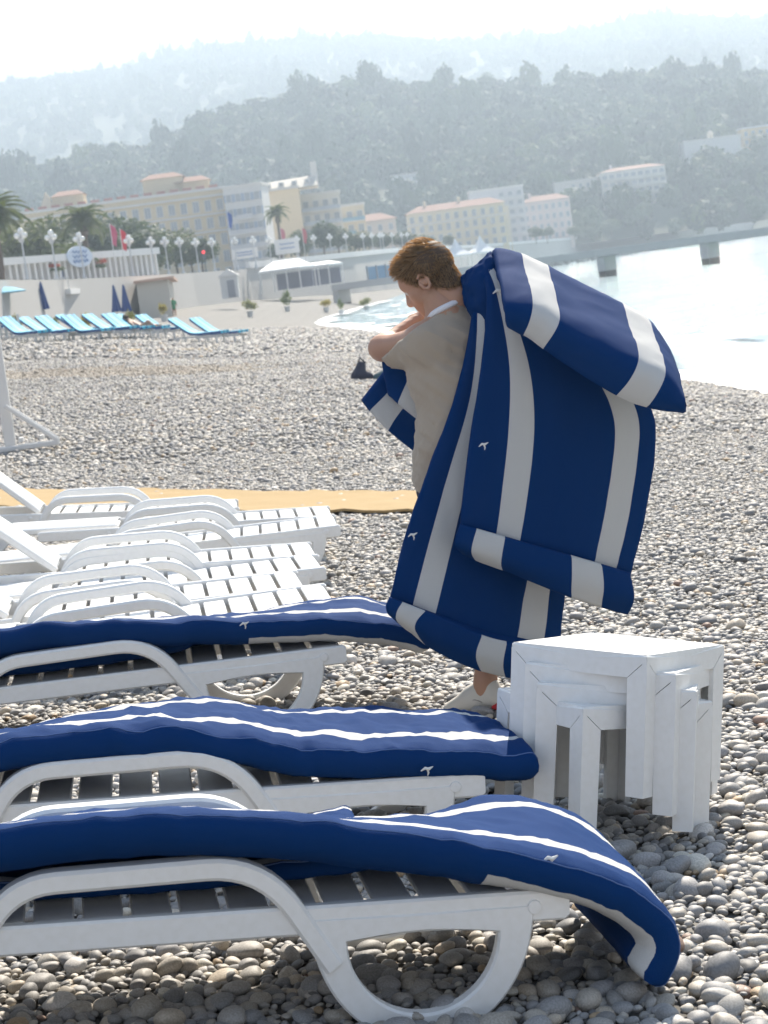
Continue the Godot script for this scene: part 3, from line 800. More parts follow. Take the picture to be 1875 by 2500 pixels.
const PANEL_A := [
	[Vector3(0.457, 1.600, -7.750), Vector3(0.491, 1.606, -7.737), Vector3(0.526, 1.612, -7.751), Vector3(0.564, 1.618, -7.790)],
	[Vector3(0.470, 1.490, -7.610), Vector3(0.527, 1.477, -7.587), Vector3(0.587, 1.463, -7.607), Vector3(0.651, 1.449, -7.670)],
	[Vector3(0.421, 1.266, -7.570), Vector3(0.573, 1.235, -7.549), Vector3(0.730, 1.202, -7.589), Vector3(0.897, 1.165, -7.690)],
	[Vector3(0.352, 1.026, -7.560), Vector3(0.564, 1.012, -7.561), Vector3(0.782, 0.994, -7.615), Vector3(1.010, 0.971, -7.720)],
	[Vector3(0.291, 0.785, -7.550), Vector3(0.505, 0.755, -7.563), Vector3(0.724, 0.720, -7.620), Vector3(0.952, 0.680, -7.720)],
	[Vector3(0.267, 0.669, -7.560), Vector3(0.457, 0.588, -7.563), Vector3(0.651, 0.499, -7.610), Vector3(0.853, 0.403, -7.700)]]
const FLAP_A := [
	[Vector3(0.268, 0.705, -7.515), Vector3(0.457, 0.621, -7.517), Vector3(0.651, 0.532, -7.562), Vector3(0.852, 0.434, -7.650)],
	[Vector3(0.241, 0.642, -7.510), Vector3(0.439, 0.551, -7.501), Vector3(0.642, 0.452, -7.545), Vector3(0.854, 0.343, -7.640)],
	[Vector3(0.268, 0.591, -7.570), Vector3(0.440, 0.498, -7.540), Vector3(0.637, 0.379, -7.570), Vector3(0.832, 0.277, -7.690)]]
const PANEL_B := [
	[Vector3(0.445, 1.576, -7.790), Vector3(0.471, 1.581, -7.771), Vector3(0.499, 1.586, -7.777), Vector3(0.528, 1.591, -7.810)],
	[Vector3(0.407, 1.397, -7.700), Vector3(0.458, 1.380, -7.677), Vector3(0.511, 1.361, -7.681), Vector3(0.566, 1.342, -7.710)],
	[Vector3(0.311, 1.141, -7.680), Vector3(0.430, 1.126, -7.677), Vector3(0.550, 1.109, -7.701), Vector3(0.674, 1.090, -7.750)],
	[Vector3(0.188, 0.906, -7.660), Vector3(0.349, 0.884, -7.671), Vector3(0.514, 0.859, -7.707), Vector3(0.682, 0.831, -7.770)],
	[Vector3(0.078, 0.684, -7.650), Vector3(0.268, 0.651, -7.667), Vector3(0.461, 0.614, -7.711), Vector3(0.658, 0.574, -7.780)],
	[Vector3(-0.016, 0.445, -7.650), Vector3(0.156, 0.350, -7.630), Vector3(0.339, 0.240, -7.660), Vector3(0.569, 0.149, -7.770)]]
const FLAP_B := [
	[Vector3(-0.016, 0.464, -7.605), Vector3(0.156, 0.371, -7.585), Vector3(0.338, 0.262, -7.615), Vector3(0.569, 0.182, -7.720)],
	[Vector3(-0.032, 0.423, -7.600), Vector3(0.109, 0.320, -7.580), Vector3(0.315, 0.197, -7.610), Vector3(0.549, 0.103, -7.710)],
	[Vector3(0.018, 0.357, -7.650), Vector3(0.150, 0.229, -7.630), Vector3(0.324, 0.128, -7.650), Vector3(0.538, 0.048, -7.750)]]
const FLAP_C := [
	[Vector3(0.497, 1.491, -7.870), Vector3(0.598, 1.442, -7.870), Vector3(0.690, 1.381, -7.870), Vector3(0.820, 1.293, -7.870), Vector3(0.950, 1.207, -7.870), Vector3(1.024, 1.139, -7.870), Vector3(1.092, 1.006, -7.870)],
	[Vector3(0.518, 1.642, -7.750), Vector3(0.617, 1.594, -7.750), Vector3(0.708, 1.534, -7.750), Vector3(0.836, 1.448, -7.750), Vector3(0.963, 1.364, -7.750), Vector3(1.037, 1.297, -7.750), Vector3(1.103, 1.166, -7.750)],
	[Vector3(0.514, 1.579, -7.560), Vector3(0.615, 1.536, -7.560), Vector3(0.700, 1.473, -7.560), Vector3(0.828, 1.387, -7.560), Vector3(0.956, 1.302, -7.560), Vector3(1.029, 1.239, -7.560), Vector3(1.088, 1.131, -7.560)],
	[Vector3(0.505, 1.455, -7.320), Vector3(0.610, 1.422, -7.320), Vector3(0.688, 1.355, -7.320), Vector3(0.815, 1.268, -7.320), Vector3(0.946, 1.180, -7.320), Vector3(1.019, 1.122, -7.320), Vector3(1.069, 1.052, -7.320)],
	[Vector3(0.510, 1.381, -7.340), Vector3(0.569, 1.341, -7.340), Vector3(0.635, 1.278, -7.340), Vector3(0.755, 1.174, -7.340), Vector3(0.870, 1.086, -7.340), Vector3(0.966, 1.041, -7.340), Vector3(1.073, 1.013, -7.340)]]
const FOLD_B := [
	[Vector3(0.403, 1.565, -7.800), Vector3(0.436, 1.590, -7.766), Vector3(0.470, 1.614, -7.749), Vector3(0.504, 1.639, -7.750)],
	[Vector3(0.394, 1.524, -7.760), Vector3(0.436, 1.547, -7.702), Vector3(0.479, 1.569, -7.679), Vector3(0.525, 1.591, -7.690)],
	[Vector3(0.399, 1.473, -7.750), Vector3(0.438, 1.477, -7.685), Vector3(0.478, 1.480, -7.655), Vector3(0.521, 1.483, -7.660)],
	[Vector3(0.423, 1.394, -7.750), Vector3(0.450, 1.386, -7.701), Vector3(0.478, 1.377, -7.677), Vector3(0.508, 1.367, -7.680)]]
const END_P := [
	[Vector3(0.090, 1.269, -8.070), Vector3(0.096, 1.181, -8.050), Vector3(0.139, 1.109, -8.040), Vector3(0.228, 1.011, -8.020)],
	[Vector3(0.033, 1.210, -8.060), Vector3(0.052, 1.142, -8.040), Vector3(0.098, 1.066, -8.030), Vector3(0.215, 0.950, -8.020)],
	[Vector3(-0.025, 1.151, -8.060), Vector3(0.003, 1.104, -8.040), Vector3(0.066, 1.022, -8.030), Vector3(0.198, 0.885, -8.020)]]
const END_Q := [
	[Vector3(0.073, 1.309, -8.010), Vector3(0.202, 1.270, -7.980), Vector3(0.226, 1.189, -7.970), Vector3(0.249, 1.099, -7.960)],
	[Vector3(0.077, 1.233, -8.010), Vector3(0.157, 1.190, -7.970), Vector3(0.201, 1.127, -7.960), Vector3(0.235, 1.058, -7.950)],
	[Vector3(0.085, 1.170, -8.020), Vector3(0.118, 1.121, -7.980), Vector3(0.178, 1.059, -7.970), Vector3(0.224, 1.024, -7.960)]]
const JOINT := {"pelvis": Vector3(0.312, 0.812, -7.850), "hipL": Vector3(0.274, 0.794, -7.820), "hipR": Vector3(0.388, 0.782, -7.880), "waist": Vector3(0.302, 0.961, -7.850), "chest": Vector3(0.333, 1.181, -7.850), "upper": Vector3(0.342, 1.326, -7.830), "neck": Vector3(0.323, 1.453, -7.820), "neckt": Vector3(0.292, 1.512, -7.830), "shL": Vector3(0.220, 1.361, -7.780), "shR": Vector3(0.500, 1.381, -7.910), "elL": Vector3(0.071, 1.345, -7.990), "wrL": Vector3(0.226, 1.431, -8.070), "haL": Vector3(0.351, 1.454, -8.050), "elR": Vector3(0.543, 1.111, -8.010), "wrR": Vector3(0.456, 1.347, -8.120), "haR": Vector3(0.415, 1.459, -8.090), "kneeL": Vector3(0.339, 0.395, -7.870), "ankL": Vector3(0.293, 0.054, -7.850), "kneeR": Vector3(0.472, 0.318, -7.910), "ankR": Vector3(0.525, 0.004, -7.950), "head": Vector3(0.272, 1.577, -7.850), "heelL": Vector3(0.320, -0.011, -7.830), "toeL": Vector3(0.198, -0.043, -7.910), "heelR": Vector3(0.542, -0.061, -7.930), "toeR": Vector3(0.447, -0.091, -8.010)}
const TIE_A := Vector3(0.380, 0.978, -7.490)
const TIE_B := Vector3(0.092, 0.682, -7.580)
const TIE_C := Vector3(0.507, 1.505, -7.580)

# ------------------------------------------------------------------ cloth pads
const BLUE := Color(0.006, 0.046, 0.165)
const CREAM := Color(0.72, 0.705, 0.66)
var cloth: StandardMaterial3D
var wrinkle := FastNoiseLite.new()
static func cr(a: Vector3, b: Vector3, c: Vector3, d: Vector3, t: float) -> Vector3:
	return 0.5 * ((2.0 * b) + (c - a) * t + (2.0 * a - 5.0 * b + 4.0 * c - d) * t * t + (3.0 * b - a - 3.0 * c + d) * t * t * t)
static func along_points(p: Array, t: float) -> Vector3:
	var n := p.size() - 1
	var f := clampf(t, 0.0, 1.0) * n
	var i := mini(int(f), n - 1)
	var a: Vector3 = p[i - 1] if i > 0 else p[0] * 2.0 - p[1]
	var d: Vector3 = p[i + 2] if i + 2 <= n else p[n] * 2.0 - p[n - 1]
	return cr(a, p[i], p[i + 1], d, f - i)
# net: rows along the pad, each row a list of points across it; ts: places across where vertices stand, stripes: pairs of indices into ts that are cream
func pad(net: Array, nu: int, ts: Array, stripes: Array, thick: float, side: float, amp := 0.006, freq := Vector3(4, 4, 4), seed_ := 1, puff := 0.0, under := 0.0) -> Dictionary:
	wrinkle.seed = seed_; wrinkle.frequency = 1.0; wrinkle.fractal_octaves = 3
	var fold := FastNoiseLite.new(); fold.seed = seed_ + 500; fold.frequency = 1.0; fold.fractal_type = FastNoiseLite.FRACTAL_RIDGED; fold.fractal_octaves = 2
	var rows := []
	for i in nu + 1:
		var row := PackedVector3Array()
		var ctrl := []
		for j in net[0].size():
			var col := []
			for r in net: col.push_back(r[j])
			ctrl.push_back(along_points(col, float(i) / nu))
		for t in ts: row.push_back(along_points(ctrl, t))
		rows.push_back(row)
	var m: int = ts.size()
	var rings := []
	var seam_a := []
	var seam_b := []
	for i in nu + 1:
		var front := PackedVector3Array()
		var back := PackedVector3Array()
		var endf := minf(1.0, minf(i, nu - i) / 1.5)
		for j in m:
			var du: Vector3 = rows[mini(i + 1, nu)][j] - rows[maxi(i - 1, 0)][j]
			var dv: Vector3 = rows[i][mini(j + 1, m - 1)] - rows[i][maxi(j - 1, 0)]
			var n := du.cross(dv).normalized() * side
			var e := minf(ts[j], 1.0 - ts[j])
			var th := thick * 0.5 * (0.72 + 0.28 * smoothstep(0.0, 0.07, e)) * (0.55 + 0.45 * endf) + puff * sin(PI * ts[j])
			var p: Vector3 = rows[i][j]
			var k := amp * (wrinkle.get_noise_3d(p.x * freq.x, p.y * freq.y, p.z * freq.z) + 0.35 * wrinkle.get_noise_3d(p.x * freq.x * 4.0, p.y * freq.y * 4.0, p.z * freq.z * 4.0))
			k += amp * 0.55 * maxf(0.0, fold.get_noise_3d(p.x * freq.x * 0.7 + p.z * freq.z * 0.9, p.y * freq.y * 0.5, p.z * freq.z * 1.3 - p.x * freq.x * 0.5) - 0.1)
			front.push_back(p + n * (th + k))
			var pc: Vector3 = (rows[i][0] + rows[i][m - 1]) * 0.5
			back.push_back(p.lerp(pc, under * absf(ts[j] - 0.5) * 2.0) - n * (th - k * 0.5))
		var out_a := (front[0] - front[1]).normalized() * thick * 0.16
		var out_b := (front[m - 1] - front[m - 2]).normalized() * thick * 0.16
		var ring := PackedVector3Array()
		for j in m: ring.push_back(front[j])
		for k in [0.3, 0.7]: ring.push_back(front[m - 1].lerp(back[m - 1], k) + out_b)
		for j in range(m - 1, -1, -1): ring.push_back(back[j])
		for k in [0.7, 0.3]: ring.push_back(front[0].lerp(back[0], k) + out_a)
		rings.push_back(ring)
		seam_a.push_back(front[0].lerp(front[1], 0.15) + (front[0] - back[0]).normalized() * 0.0012)
		seam_b.push_back(front[m - 1].lerp(front[m - 2], 0.15) + (front[m - 1] - back[m - 1]).normalized() * 0.0012)
	var mb := MB.new()
	mb.loft(rings)
	var cols := PackedColorArray()
	cols.resize(mb.v.size())
	cols.fill(BLUE)
	var nr: int = rings[0].size()
	for i in nu:
		for j in nr:
			var cream := false
			for s in stripes:
				if j >= s[0] and j < s[1]: cream = true
				var jb := 2 * m + 1 - j   # the same place on the other face
				if under == 0.0 and j > m + 1 and j < 2 * m + 2 and jb >= s[0] and jb < s[1]: cream = true
			if under > 0.0 and j > m and j < 2 * m + 1:
				var tb: float = ts[clampi(2 * m + 1 - j, 0, m - 1)]
				if minf(tb, 1.0 - tb) < 0.06 and i > nu * 0.56: cream = true
			if cream:
				for k in 6: cols[(i * nr + j) * 6 + k] = CREAM
	var sm := MB.new()
	sm.tube(seam_a, 0.0016, 4); sm.tube(seam_b, 0.0016, 4)
	return {"mesh": mb.done(cloth, 75.0, cols), "seam": sm.done(mat("thread", Color(0.10, 0.17, 0.36), 0.8), 60.0)}
func spread(marks: Array, per := 3) -> Array:
	var o := []
	for i in marks.size() - 1:
		var n: int = maxi(1, int(round((marks[i + 1] - marks[i]) * per * 10.0)))
		for k in n: o.push_back(lerpf(marks[i], marks[i + 1], float(k) / n))
	o.push_back(marks[marks.size() - 1])
	return o
func stripe_at(ts: Array, pairs: Array) -> Array:
	var o := []
	for p in pairs:
		var a := 0
		var b := 0
		for i in ts.size():
			if absf(ts[i] - p[0]) < 0.0005: a = i
			if absf(ts[i] - p[1]) < 0.0005: b = i
		o.push_back([a, b])
	return o
func bow(p: Vector3, s: float, m: Material) -> ArrayMesh:
	# a short knotted tie tape
	var mb := MB.new()
	s *= 0.75
	mb.tube([p + Vector3(-0.024, -0.007, 0.003) * s, p + Vector3(-0.008, 0.004, 0.009) * s, p + Vector3(0.004, 0.0, 0.01) * s, p + Vector3(0.022, 0.007, 0.004) * s], [0.002 * s, 0.006 * s, 0.007 * s, 0.002 * s], 6)
	mb.tube([p + Vector3(0, 0, 0.008) * s, p + Vector3(0.004, -0.014, 0.006) * s, p + Vector3(0.001, -0.026, 0.002) * s], [0.004 * s, 0.004 * s, 0.002 * s], 5)
	return mb.done(m, 60.0)
func cushion(called: String, net: Array, label: String, group: String, nu: int, marks: Array, cream: Array, thick: float, side: float, amp: float, freq: Vector3, seed_: int, at := Transform3D.IDENTITY, puff := 0.0, under := 0.0) -> Node3D:
	var o := thing(called, label, "cushion", at, group)
	add_pad(o, "pad", net, nu, marks, cream, thick, side, amp, freq, seed_, puff, under)
	return o
func add_pad(o: Node3D, called: String, net: Array, nu: int, marks: Array, cream: Array, thick: float, side: float, amp: float, freq: Vector3, seed_: int, puff := 0.0, under := 0.0) -> void:
	var ts := spread(marks)
	var d := pad(net, nu, ts, stripe_at(ts, cream), thick, side, amp, freq, seed_, puff, under)
	var p := part(o, called, d.mesh)
	part(p, "seam", d.seam)
func lounger_net(path: Array, half: float, droop := 0.0, shift := 0.0, skew := 0.0) -> Array:
	var net := []
	for p in path:
		var row := []
		for k in 5:
			var t := -1.0 + k * 0.5
			row.push_back(Vector3(p[0] + skew * t, p[1] - droop * t * t + (p[2] * t if p.size() > 2 else 0.0), half * t + shift))
		net.push_back(row)
	return net

# ------------------------------------------------------------------ flesh and clothes: a smooth union of tapered capsules, meshed as surface nets
# bones: [a, b, ra, rb]; cuts: planes [point, normal] that remove what lies along the normal
func flesh(mb: MB, bones: Array, cell: float, k: float, cuts := []) -> void:
	var lo := Vector3.ONE * 1e9
	var hi := -lo
	for b in bones:
		var r: float = maxf(b[2], b[3]) + k * 3.0 + cell * 2.0
		lo = lo.min(b[0] - Vector3.ONE * r).min(b[1] - Vector3.ONE * r)
		hi = hi.max(b[0] + Vector3.ONE * r).max(b[1] + Vector3.ONE * r)
	var n := Vector3i(((hi - lo) / cell).ceil()) + Vector3i.ONE
	var f := PackedFloat32Array()
	f.resize(n.x * n.y * n.z)
	for b in bones:
		var a: Vector3 = b[0]
		var ab: Vector3 = b[1] - b[0]
		var l2 := maxf(ab.length_squared(), 1e-9)
		var r: float = maxf(b[2], b[3]) + k * 3.0 + cell
		var i0 := Vector3i(((a.min(b[1]) - Vector3.ONE * r - lo) / cell).floor()).clamp(Vector3i.ZERO, n - Vector3i.ONE)
		var i1 := Vector3i(((a.max(b[1]) + Vector3.ONE * r - lo) / cell).ceil()).clamp(Vector3i.ZERO, n - Vector3i.ONE)
		var ra: float = b[2]
		var dr: float = b[3] - b[2]
		for z in range(i0.z, i1.z + 1):
			for y in range(i0.y, i1.y + 1):
				for x in range(i0.x, i1.x + 1):
					var p := lo + Vector3(x, y, z) * cell
					var t := clampf((p - a).dot(ab) / l2, 0.0, 1.0)
					var d := p.distance_to(a + ab * t) - ra - dr * t
					f[x + n.x * (y + n.y * z)] += exp(-d / k)
	for i in f.size():
		f[i] = -k * log(f[i]) if f[i] > 1e-12 else 1.0
	for c in cuts:
		for z in n.z:
			for y in n.y:
				for x in n.x:
					var i := x + n.x * (y + n.y * z)
					if f[i] < cell * 4.0:
						f[i] = maxf(f[i], (lo + Vector3(x, y, z) * cell - c[0]).dot(c[1]))
	var vid := {}
	var sx := 1
	var sy := n.x
	var sz := n.x * n.y
	var corners := [0, sx, sy, sx + sy, sz, sx + sz, sy + sz, sx + sy + sz]
	for z in n.z - 1:
		for y in n.y - 1:
			for x in n.x - 1:
				var i := x + n.x * (y + n.y * z)
				var inside := 0
				for c in 8:
					if f[i + corners[c]] < 0.0: inside += 1
				if inside == 0 or inside == 8: continue
				var s := Vector3.ZERO
				var cnt := 0
				for e in [[0, 1], [2, 3], [4, 5], [6, 7], [0, 2], [1, 3], [4, 6], [5, 7], [0, 4], [1, 5], [2, 6], [3, 7]]:
					var fa := f[i + corners[e[0]]]
					var fb := f[i + corners[e[1]]]
					if (fa < 0.0) == (fb < 0.0): continue
					var t := fa / (fa - fb)
					s += Vector3(e[0] & 1, (e[0] >> 1) & 1, e[0] >> 2).lerp(Vector3(e[1] & 1, (e[1] >> 1) & 1, e[1] >> 2), t)
					cnt += 1
				vid[i] = lo + (Vector3(x, y, z) + s / cnt) * cell
	for i in vid:
		var x: int = i % n.x
		var y: int = (i / n.x) % n.y
		var z: int = i / sz
		for ax in 3:
			var d: int = [sx, sy, sz][ax]
			var u: int = [sy, sz, sx][ax]
			var w: int = [sz, sx, sy][ax]
			if [y, z, x][ax] == 0 or [z, x, y][ax] == 0: continue
			var fa := f[i]
			var fb := f[i + d]
			if (fa < 0.0) == (fb < 0.0): continue
			if not (vid.has(i - u) and vid.has(i - w) and vid.has(i - u - w)): continue
			if fa < 0.0: mb.q(vid[i], vid[i - u], vid[i - u - w], vid[i - w])
			else: mb.q(vid[i], vid[i - w], vid[i - u - w], vid[i - u])

func shoe(o: Node3D, heel: Vector3, toe: Vector3) -> void:
	# built along +x from heel to toe, sole down
	var d := toe - heel
	var fwd := d.normalized()
	var side := fwd.cross(Vector3.UP).normalized()
	var up := side.cross(fwd)
	var L := 0.20
	var at := Transform3D(Basis(fwd, up, side), heel)
	var mb := MB.new()
	mb.xf = at
	flesh(mb, [[Vector3(0.0, 0.02, 0), Vector3(0.0, 0.06, 0), 0.038, 0.034], [Vector3(0, 0.02, 0), Vector3(0.1, 0.02, 0), 0.038, 0.04], [Vector3(0.1, 0.02, 0), Vector3(L, 0.008, 0.005), 0.042, 0.034],
		[Vector3(0.02, 0.07, 0), Vector3(0.09, 0.045, 0), 0.032, 0.032], [Vector3(0.09, 0.045, 0), Vector3(0.17, 0.015, 0), 0.03, 0.026]], 0.006, 0.008, [[Vector3(0, -0.012, 0), Vector3.DOWN], [Vector3(-0.005, 0.082, 0), Vector3(-0.15, 1, 0).normalized()]])
	var p := part(o, "shoe", mb.done(mat("shoe", Color(0.62, 0.59, 0.53), 0.7), 60.0))
	mb = MB.new(); mb.xf = at
	var rings := []
	for y in [-0.028, -0.02, -0.008]:
		var r := PackedVector3Array()
		for k in 24:
			var a := TAU * k / 24.0
			var x := cos(a)
			var w := 0.037 + 0.007 * smoothstep(-0.3, 0.6, x) - 0.004 * exp(-pow((x + 0.1) * 4.0, 2.0))
			var g: float = 0.93 if y < -0.025 else 1.0
			r.push_back(Vector3(0.085 + x * (0.148 if x > 0 else 0.124) * g, y + 0.014 * maxf(0.0, x - 0.6), sin(a) * w * g))
		rings.push_back(r)
	mb.loft(rings)
	part(p, "sole", mb.done(mat("sole", Color(0.5, 0.47, 0.42), 0.8), 40.0))
	mb = MB.new(); mb.xf = at
	mb.box(Vector3(-0.015, -0.017, 0), Vector3(0.045, 0.024, 0.072), Basis.IDENTITY, 0.008)
	part(p, "heel_piece", mb.done(mat("red_rubber", Color(0.5, 0.02, 0.025), 0.6), 30.0))
	mb = MB.new(); mb.xf = at
	for s in [-1, 1]:
		var pts := []
		for k in 9:
			var t := k / 8.0
			pts.push_back(Vector3(0.03 + 0.12 * t, 0.012 + 0.018 * sin(t * 5.0), (0.0415 - 0.002 * t) * s))
		mb.tube(pts, 0.0022, 5)
	part(p, "trim", mb.done(mat("grey_trim", Color(0.33, 0.31, 0.28), 0.7), 50.0))
	mb = MB.new(); mb.xf = at
	flesh(mb, [[Vector3(0.01, 0.06, 0), Vector3(0.008, 0.098, 0), 0.036, 0.034]], 0.006, 0.004, [[Vector3(0, 0.095, 0), Vector3.UP]])
	part(o, "sock", mb.done(mat("sock", Color(0.72, 0.70, 0.74), 0.9), 60.0))

func build_man() -> void:
	var J := JOINT
	var o := thing("person", "person in a beige t-shirt and white trainers carrying striped cushions, head bowed", "person")
	var skin := mat("skin", Color(0.44, 0.25, 0.17), 0.55, {"subsurf_scatter_enabled": true, "subsurf_scatter_strength": 0.12})
	var f := Vector3(-0.80, -0.50, -0.36).normalized()
	var l := Vector3.UP.cross(f).normalized()
	var u := f.cross(l)
	var hc: Vector3 = J.head
	var S := 1.03
	var hp := func(a: float, b: float, c: float) -> Vector3: return hc + (l * a + u * b + f * c) * S
	var hb := func(a: Array, b: Array, ra: float, rb: float) -> Array: return [hp.call(a[0], a[1], a[2]), hp.call(b[0], b[1], b[2]), ra * S, rb * S]
	var body := MB.new()
	# trunk, limbs
	var bones := [
		[J.pelvis + Vector3(-0.06, 0, 0), J.pelvis + Vector3(0.06, 0, 0), 0.115, 0.115], [J.pelvis, J.waist, 0.12, 0.115], [J.waist, J.chest, 0.115, 0.12], [J.waist + l * 0.02, J.chest, 0.11, 0.12],
		[J.chest + Vector3(-0.06, 0.02, 0.02), J.chest + Vector3(0.07, 0.03, -0.02), 0.11, 0.11], [J.upper + Vector3(-0.06, 0, 0.02), J.upper + Vector3(0.07, 0.0, -0.03), 0.095, 0.095],
		[J.shL, J.upper, 0.055, 0.075], [J.shR, J.upper, 0.055, 0.075], [J.upper, J.neck, 0.08, 0.062], [J.neck, J.neckt, 0.058, 0.056],
		[J.shL, J.elL, 0.052, 0.04], [J.elL, J.wrL, 0.042, 0.029], [J.shR, J.elR, 0.052, 0.04], [J.elR, J.wrR, 0.042, 0.029],
		[J.hipL, J.kneeL, 0.088, 0.056], [J.kneeL, J.kneeL.lerp(J.ankL, 0.3) + Vector3(0, 0, 0.012), 0.052, 0.054], [J.kneeL.lerp(J.ankL, 0.3), J.ankL, 0.052, 0.036], [J.ankL, J.ankL + Vector3(0, -0.06, 0), 0.037, 0.034],
		[J.hipR, J.kneeR, 0.088, 0.056], [J.kneeR, J.kneeR.lerp(J.ankR, 0.3), 0.052, 0.054], [J.kneeR.lerp(J.ankR, 0.3), J.ankR, 0.052, 0.036], [J.ankR, J.ankR + Vector3(0, -0.06, 0), 0.037, 0.034]]
	flesh(body, bones, 0.013, 0.016)
	# hands: palm and five bent fingers each
	for s in [["wrL", "haL", 1.0], ["wrR", "haR", -1.0]]:
		var wr: Vector3 = J[s[0]]
		var dir: Vector3 = (J[s[1]] - wr).normalized()
		var acr: Vector3 = dir.cross(Vector3(0.2, 0.3, 1.0)).normalized() * s[2]
		var nrm: Vector3 = dir.cross(acr).normalized()
		if nrm.z < 0.0: nrm = -nrm
		var hbones := [[wr - dir * 0.02, wr + dir * 0.02, 0.028, 0.027]]
		for k in 4:
			var off: Vector3 = acr * (-0.03 + 0.02 * k)
			hbones.push_back([wr + dir * 0.015 + off * 0.6, wr + dir * 0.085 + off, 0.015, 0.0125])
			var ln: float = [0.034, 0.04, 0.038, 0.03][k]
			var b0: Vector3 = wr + dir * 0.085 + off
			var b1: Vector3 = b0 + (dir * 0.85 + nrm * 0.5).normalized() * ln
			var b2: Vector3 = b1 + (dir * 0.3 + nrm * 0.95).normalized() * ln * 0.75
			hbones.push_back([b0, b1, 0.0105, 0.0095]); hbones.push_back([b1, b2, 0.0095, 0.008]); hbones.push_back([b2, b2 + (nrm - dir * 0.25).normalized() * ln * 0.5, 0.008, 0.0075])
		var t0: Vector3 = wr + dir * 0.03 - acr * 0.028
		var t1: Vector3 = t0 + (dir * 0.6 - acr * 0.7 + nrm * 0.3).normalized() * 0.036
		hbones.push_back([t0, t1, 0.014, 0.0115]); hbones.push_back([t1, t1 + (dir * 0.8 + nrm * 0.5).normalized() * 0.03, 0.0115, 0.0095])
		flesh(body, hbones, 0.0045, 0.0035)
	# head
	var heads := [hb.call([0, 0.035, -0.03], [0, 0.035, 0.02], 0.083, 0.078), hb.call([0, 0.0, 0.015], [0, -0.03, 0.04], 0.07, 0.055), hb.call([0, -0.05, 0.03], [0, -0.085, 0.06], 0.05, 0.028),
		hb.call([-0.032, -0.065, 0.01], [0, -0.092, 0.062], 0.034, 0.026), hb.call([0.032, -0.065, 0.01], [0, -0.092, 0.062], 0.034, 0.026),
		hb.call([-0.03, 0.028, 0.074], [0.03, 0.028, 0.074], 0.02, 0.02), hb.call([0, 0.015, 0.088], [0, -0.028, 0.108], 0.009, 0.013), hb.call([-0.012, -0.032, 0.094], [0.012, -0.032, 0.094], 0.009, 0.009),
		hb.call([-0.042, -0.022, 0.052], [-0.036, -0.04, 0.05], 0.026, 0.024), hb.call([0.042, -0.022, 0.052], [0.036, -0.04, 0.05], 0.026, 0.024),
		hb.call([-0.016, -0.056, 0.084], [0.016, -0.056, 0.084], 0.0085, 0.0085), hb.call([-0.014, -0.067, 0.082], [0.014, -0.067, 0.082], 0.0085, 0.0085), hb.call([0, -0.05, 0.06], [0, -0.07, 0.06], 0.032, 0.03),
		hb.call([0, -0.04, -0.03], [0, -0.11, -0.045], 0.056, 0.054)]
	var ears := []
	for s in [-1.0, 1.0]:
		for k in 8:
			var a0 := TAU * k / 8.0
			var a1 := TAU * (k + 1) / 8.0
			if k == 3: continue
			ears.push_back(hb.call([(0.083 + 0.006 * cos(a0) * -1.0) * s, -0.012 + sin(a0) * 0.03, -0.012 - cos(a0) * 0.016], [(0.083 + 0.006 * cos(a1) * -1.0) * s, -0.012 + sin(a1) * 0.03, -0.012 - cos(a1) * 0.016], 0.0052, 0.0052))
		ears.push_back(hb.call([0.07 * s, -0.012, -0.006], [0.077 * s, -0.016, -0.012], 0.02, 0.012))
	flesh(body, heads, 0.0042, 0.0055); flesh(body, ears, 0.0032, 0.0018)
	part(o, "body", body.done(skin, 70.0))
	for s in [-1.0, 1.0]:
		var ey := MB.new()
		flesh(ey, [hb.call([0.031 * s, 0.003, 0.077], [0.031 * s, 0.003, 0.078], 0.0125, 0.0125)], 0.004, 0.002)
		var e := part(o, "eye", ey.done(mat("eye_white", Color(0.6, 0.57, 0.54), 0.3), 80.0))
		ey = MB.new()
		flesh(ey, [hb.call([0.031 * s, 0.001, 0.0865], [0.031 * s, 0.001, 0.087], 0.005, 0.005)], 0.0025, 0.001)
		part(e, "iris", ey.done(mat("iris", Color(0.05, 0.07, 0.08), 0.2), 80.0))
		ey = MB.new()
		ey.tube([hp.call(0.016 * s, 0.022, 0.094), hp.call(0.032 * s, 0.028, 0.092), hp.call(0.048 * s, 0.022, 0.082)], [0.003, 0.0045, 0.002], 6)
		part(o, "eyebrow", ey.done(mat("hair_cap", Color(0.13, 0.098, 0.066), 0.7), 60.0))
	# hair: a close cap and short strands standing out of it
	var rng := RandomNumberGenerator.new(); rng.seed = 5
	var cap := MB.new()
	flesh(cap, [hb.call([0, 0.04, -0.032], [0, 0.042, 0.02], 0.089, 0.0845), hb.call([0, -0.005, -0.04], [0, -0.06, -0.05], 0.068, 0.059)], 0.006, 0.004,
		[[hp.call(0, 0.028, 0.075), (-u * 0.78 + f * 0.62).normalized()], [hp.call(0, -0.03, 0.004), (-u * 0.55 + f * 0.83).normalized()]])
	var hair := part(o, "hair", cap.done(mat("hair_cap"), 60.0))
	var st := MB.new()
	var tone := PackedColorArray()
	var noise := FastNoiseLite.new(); noise.seed = 9; noise.frequency = 14.0
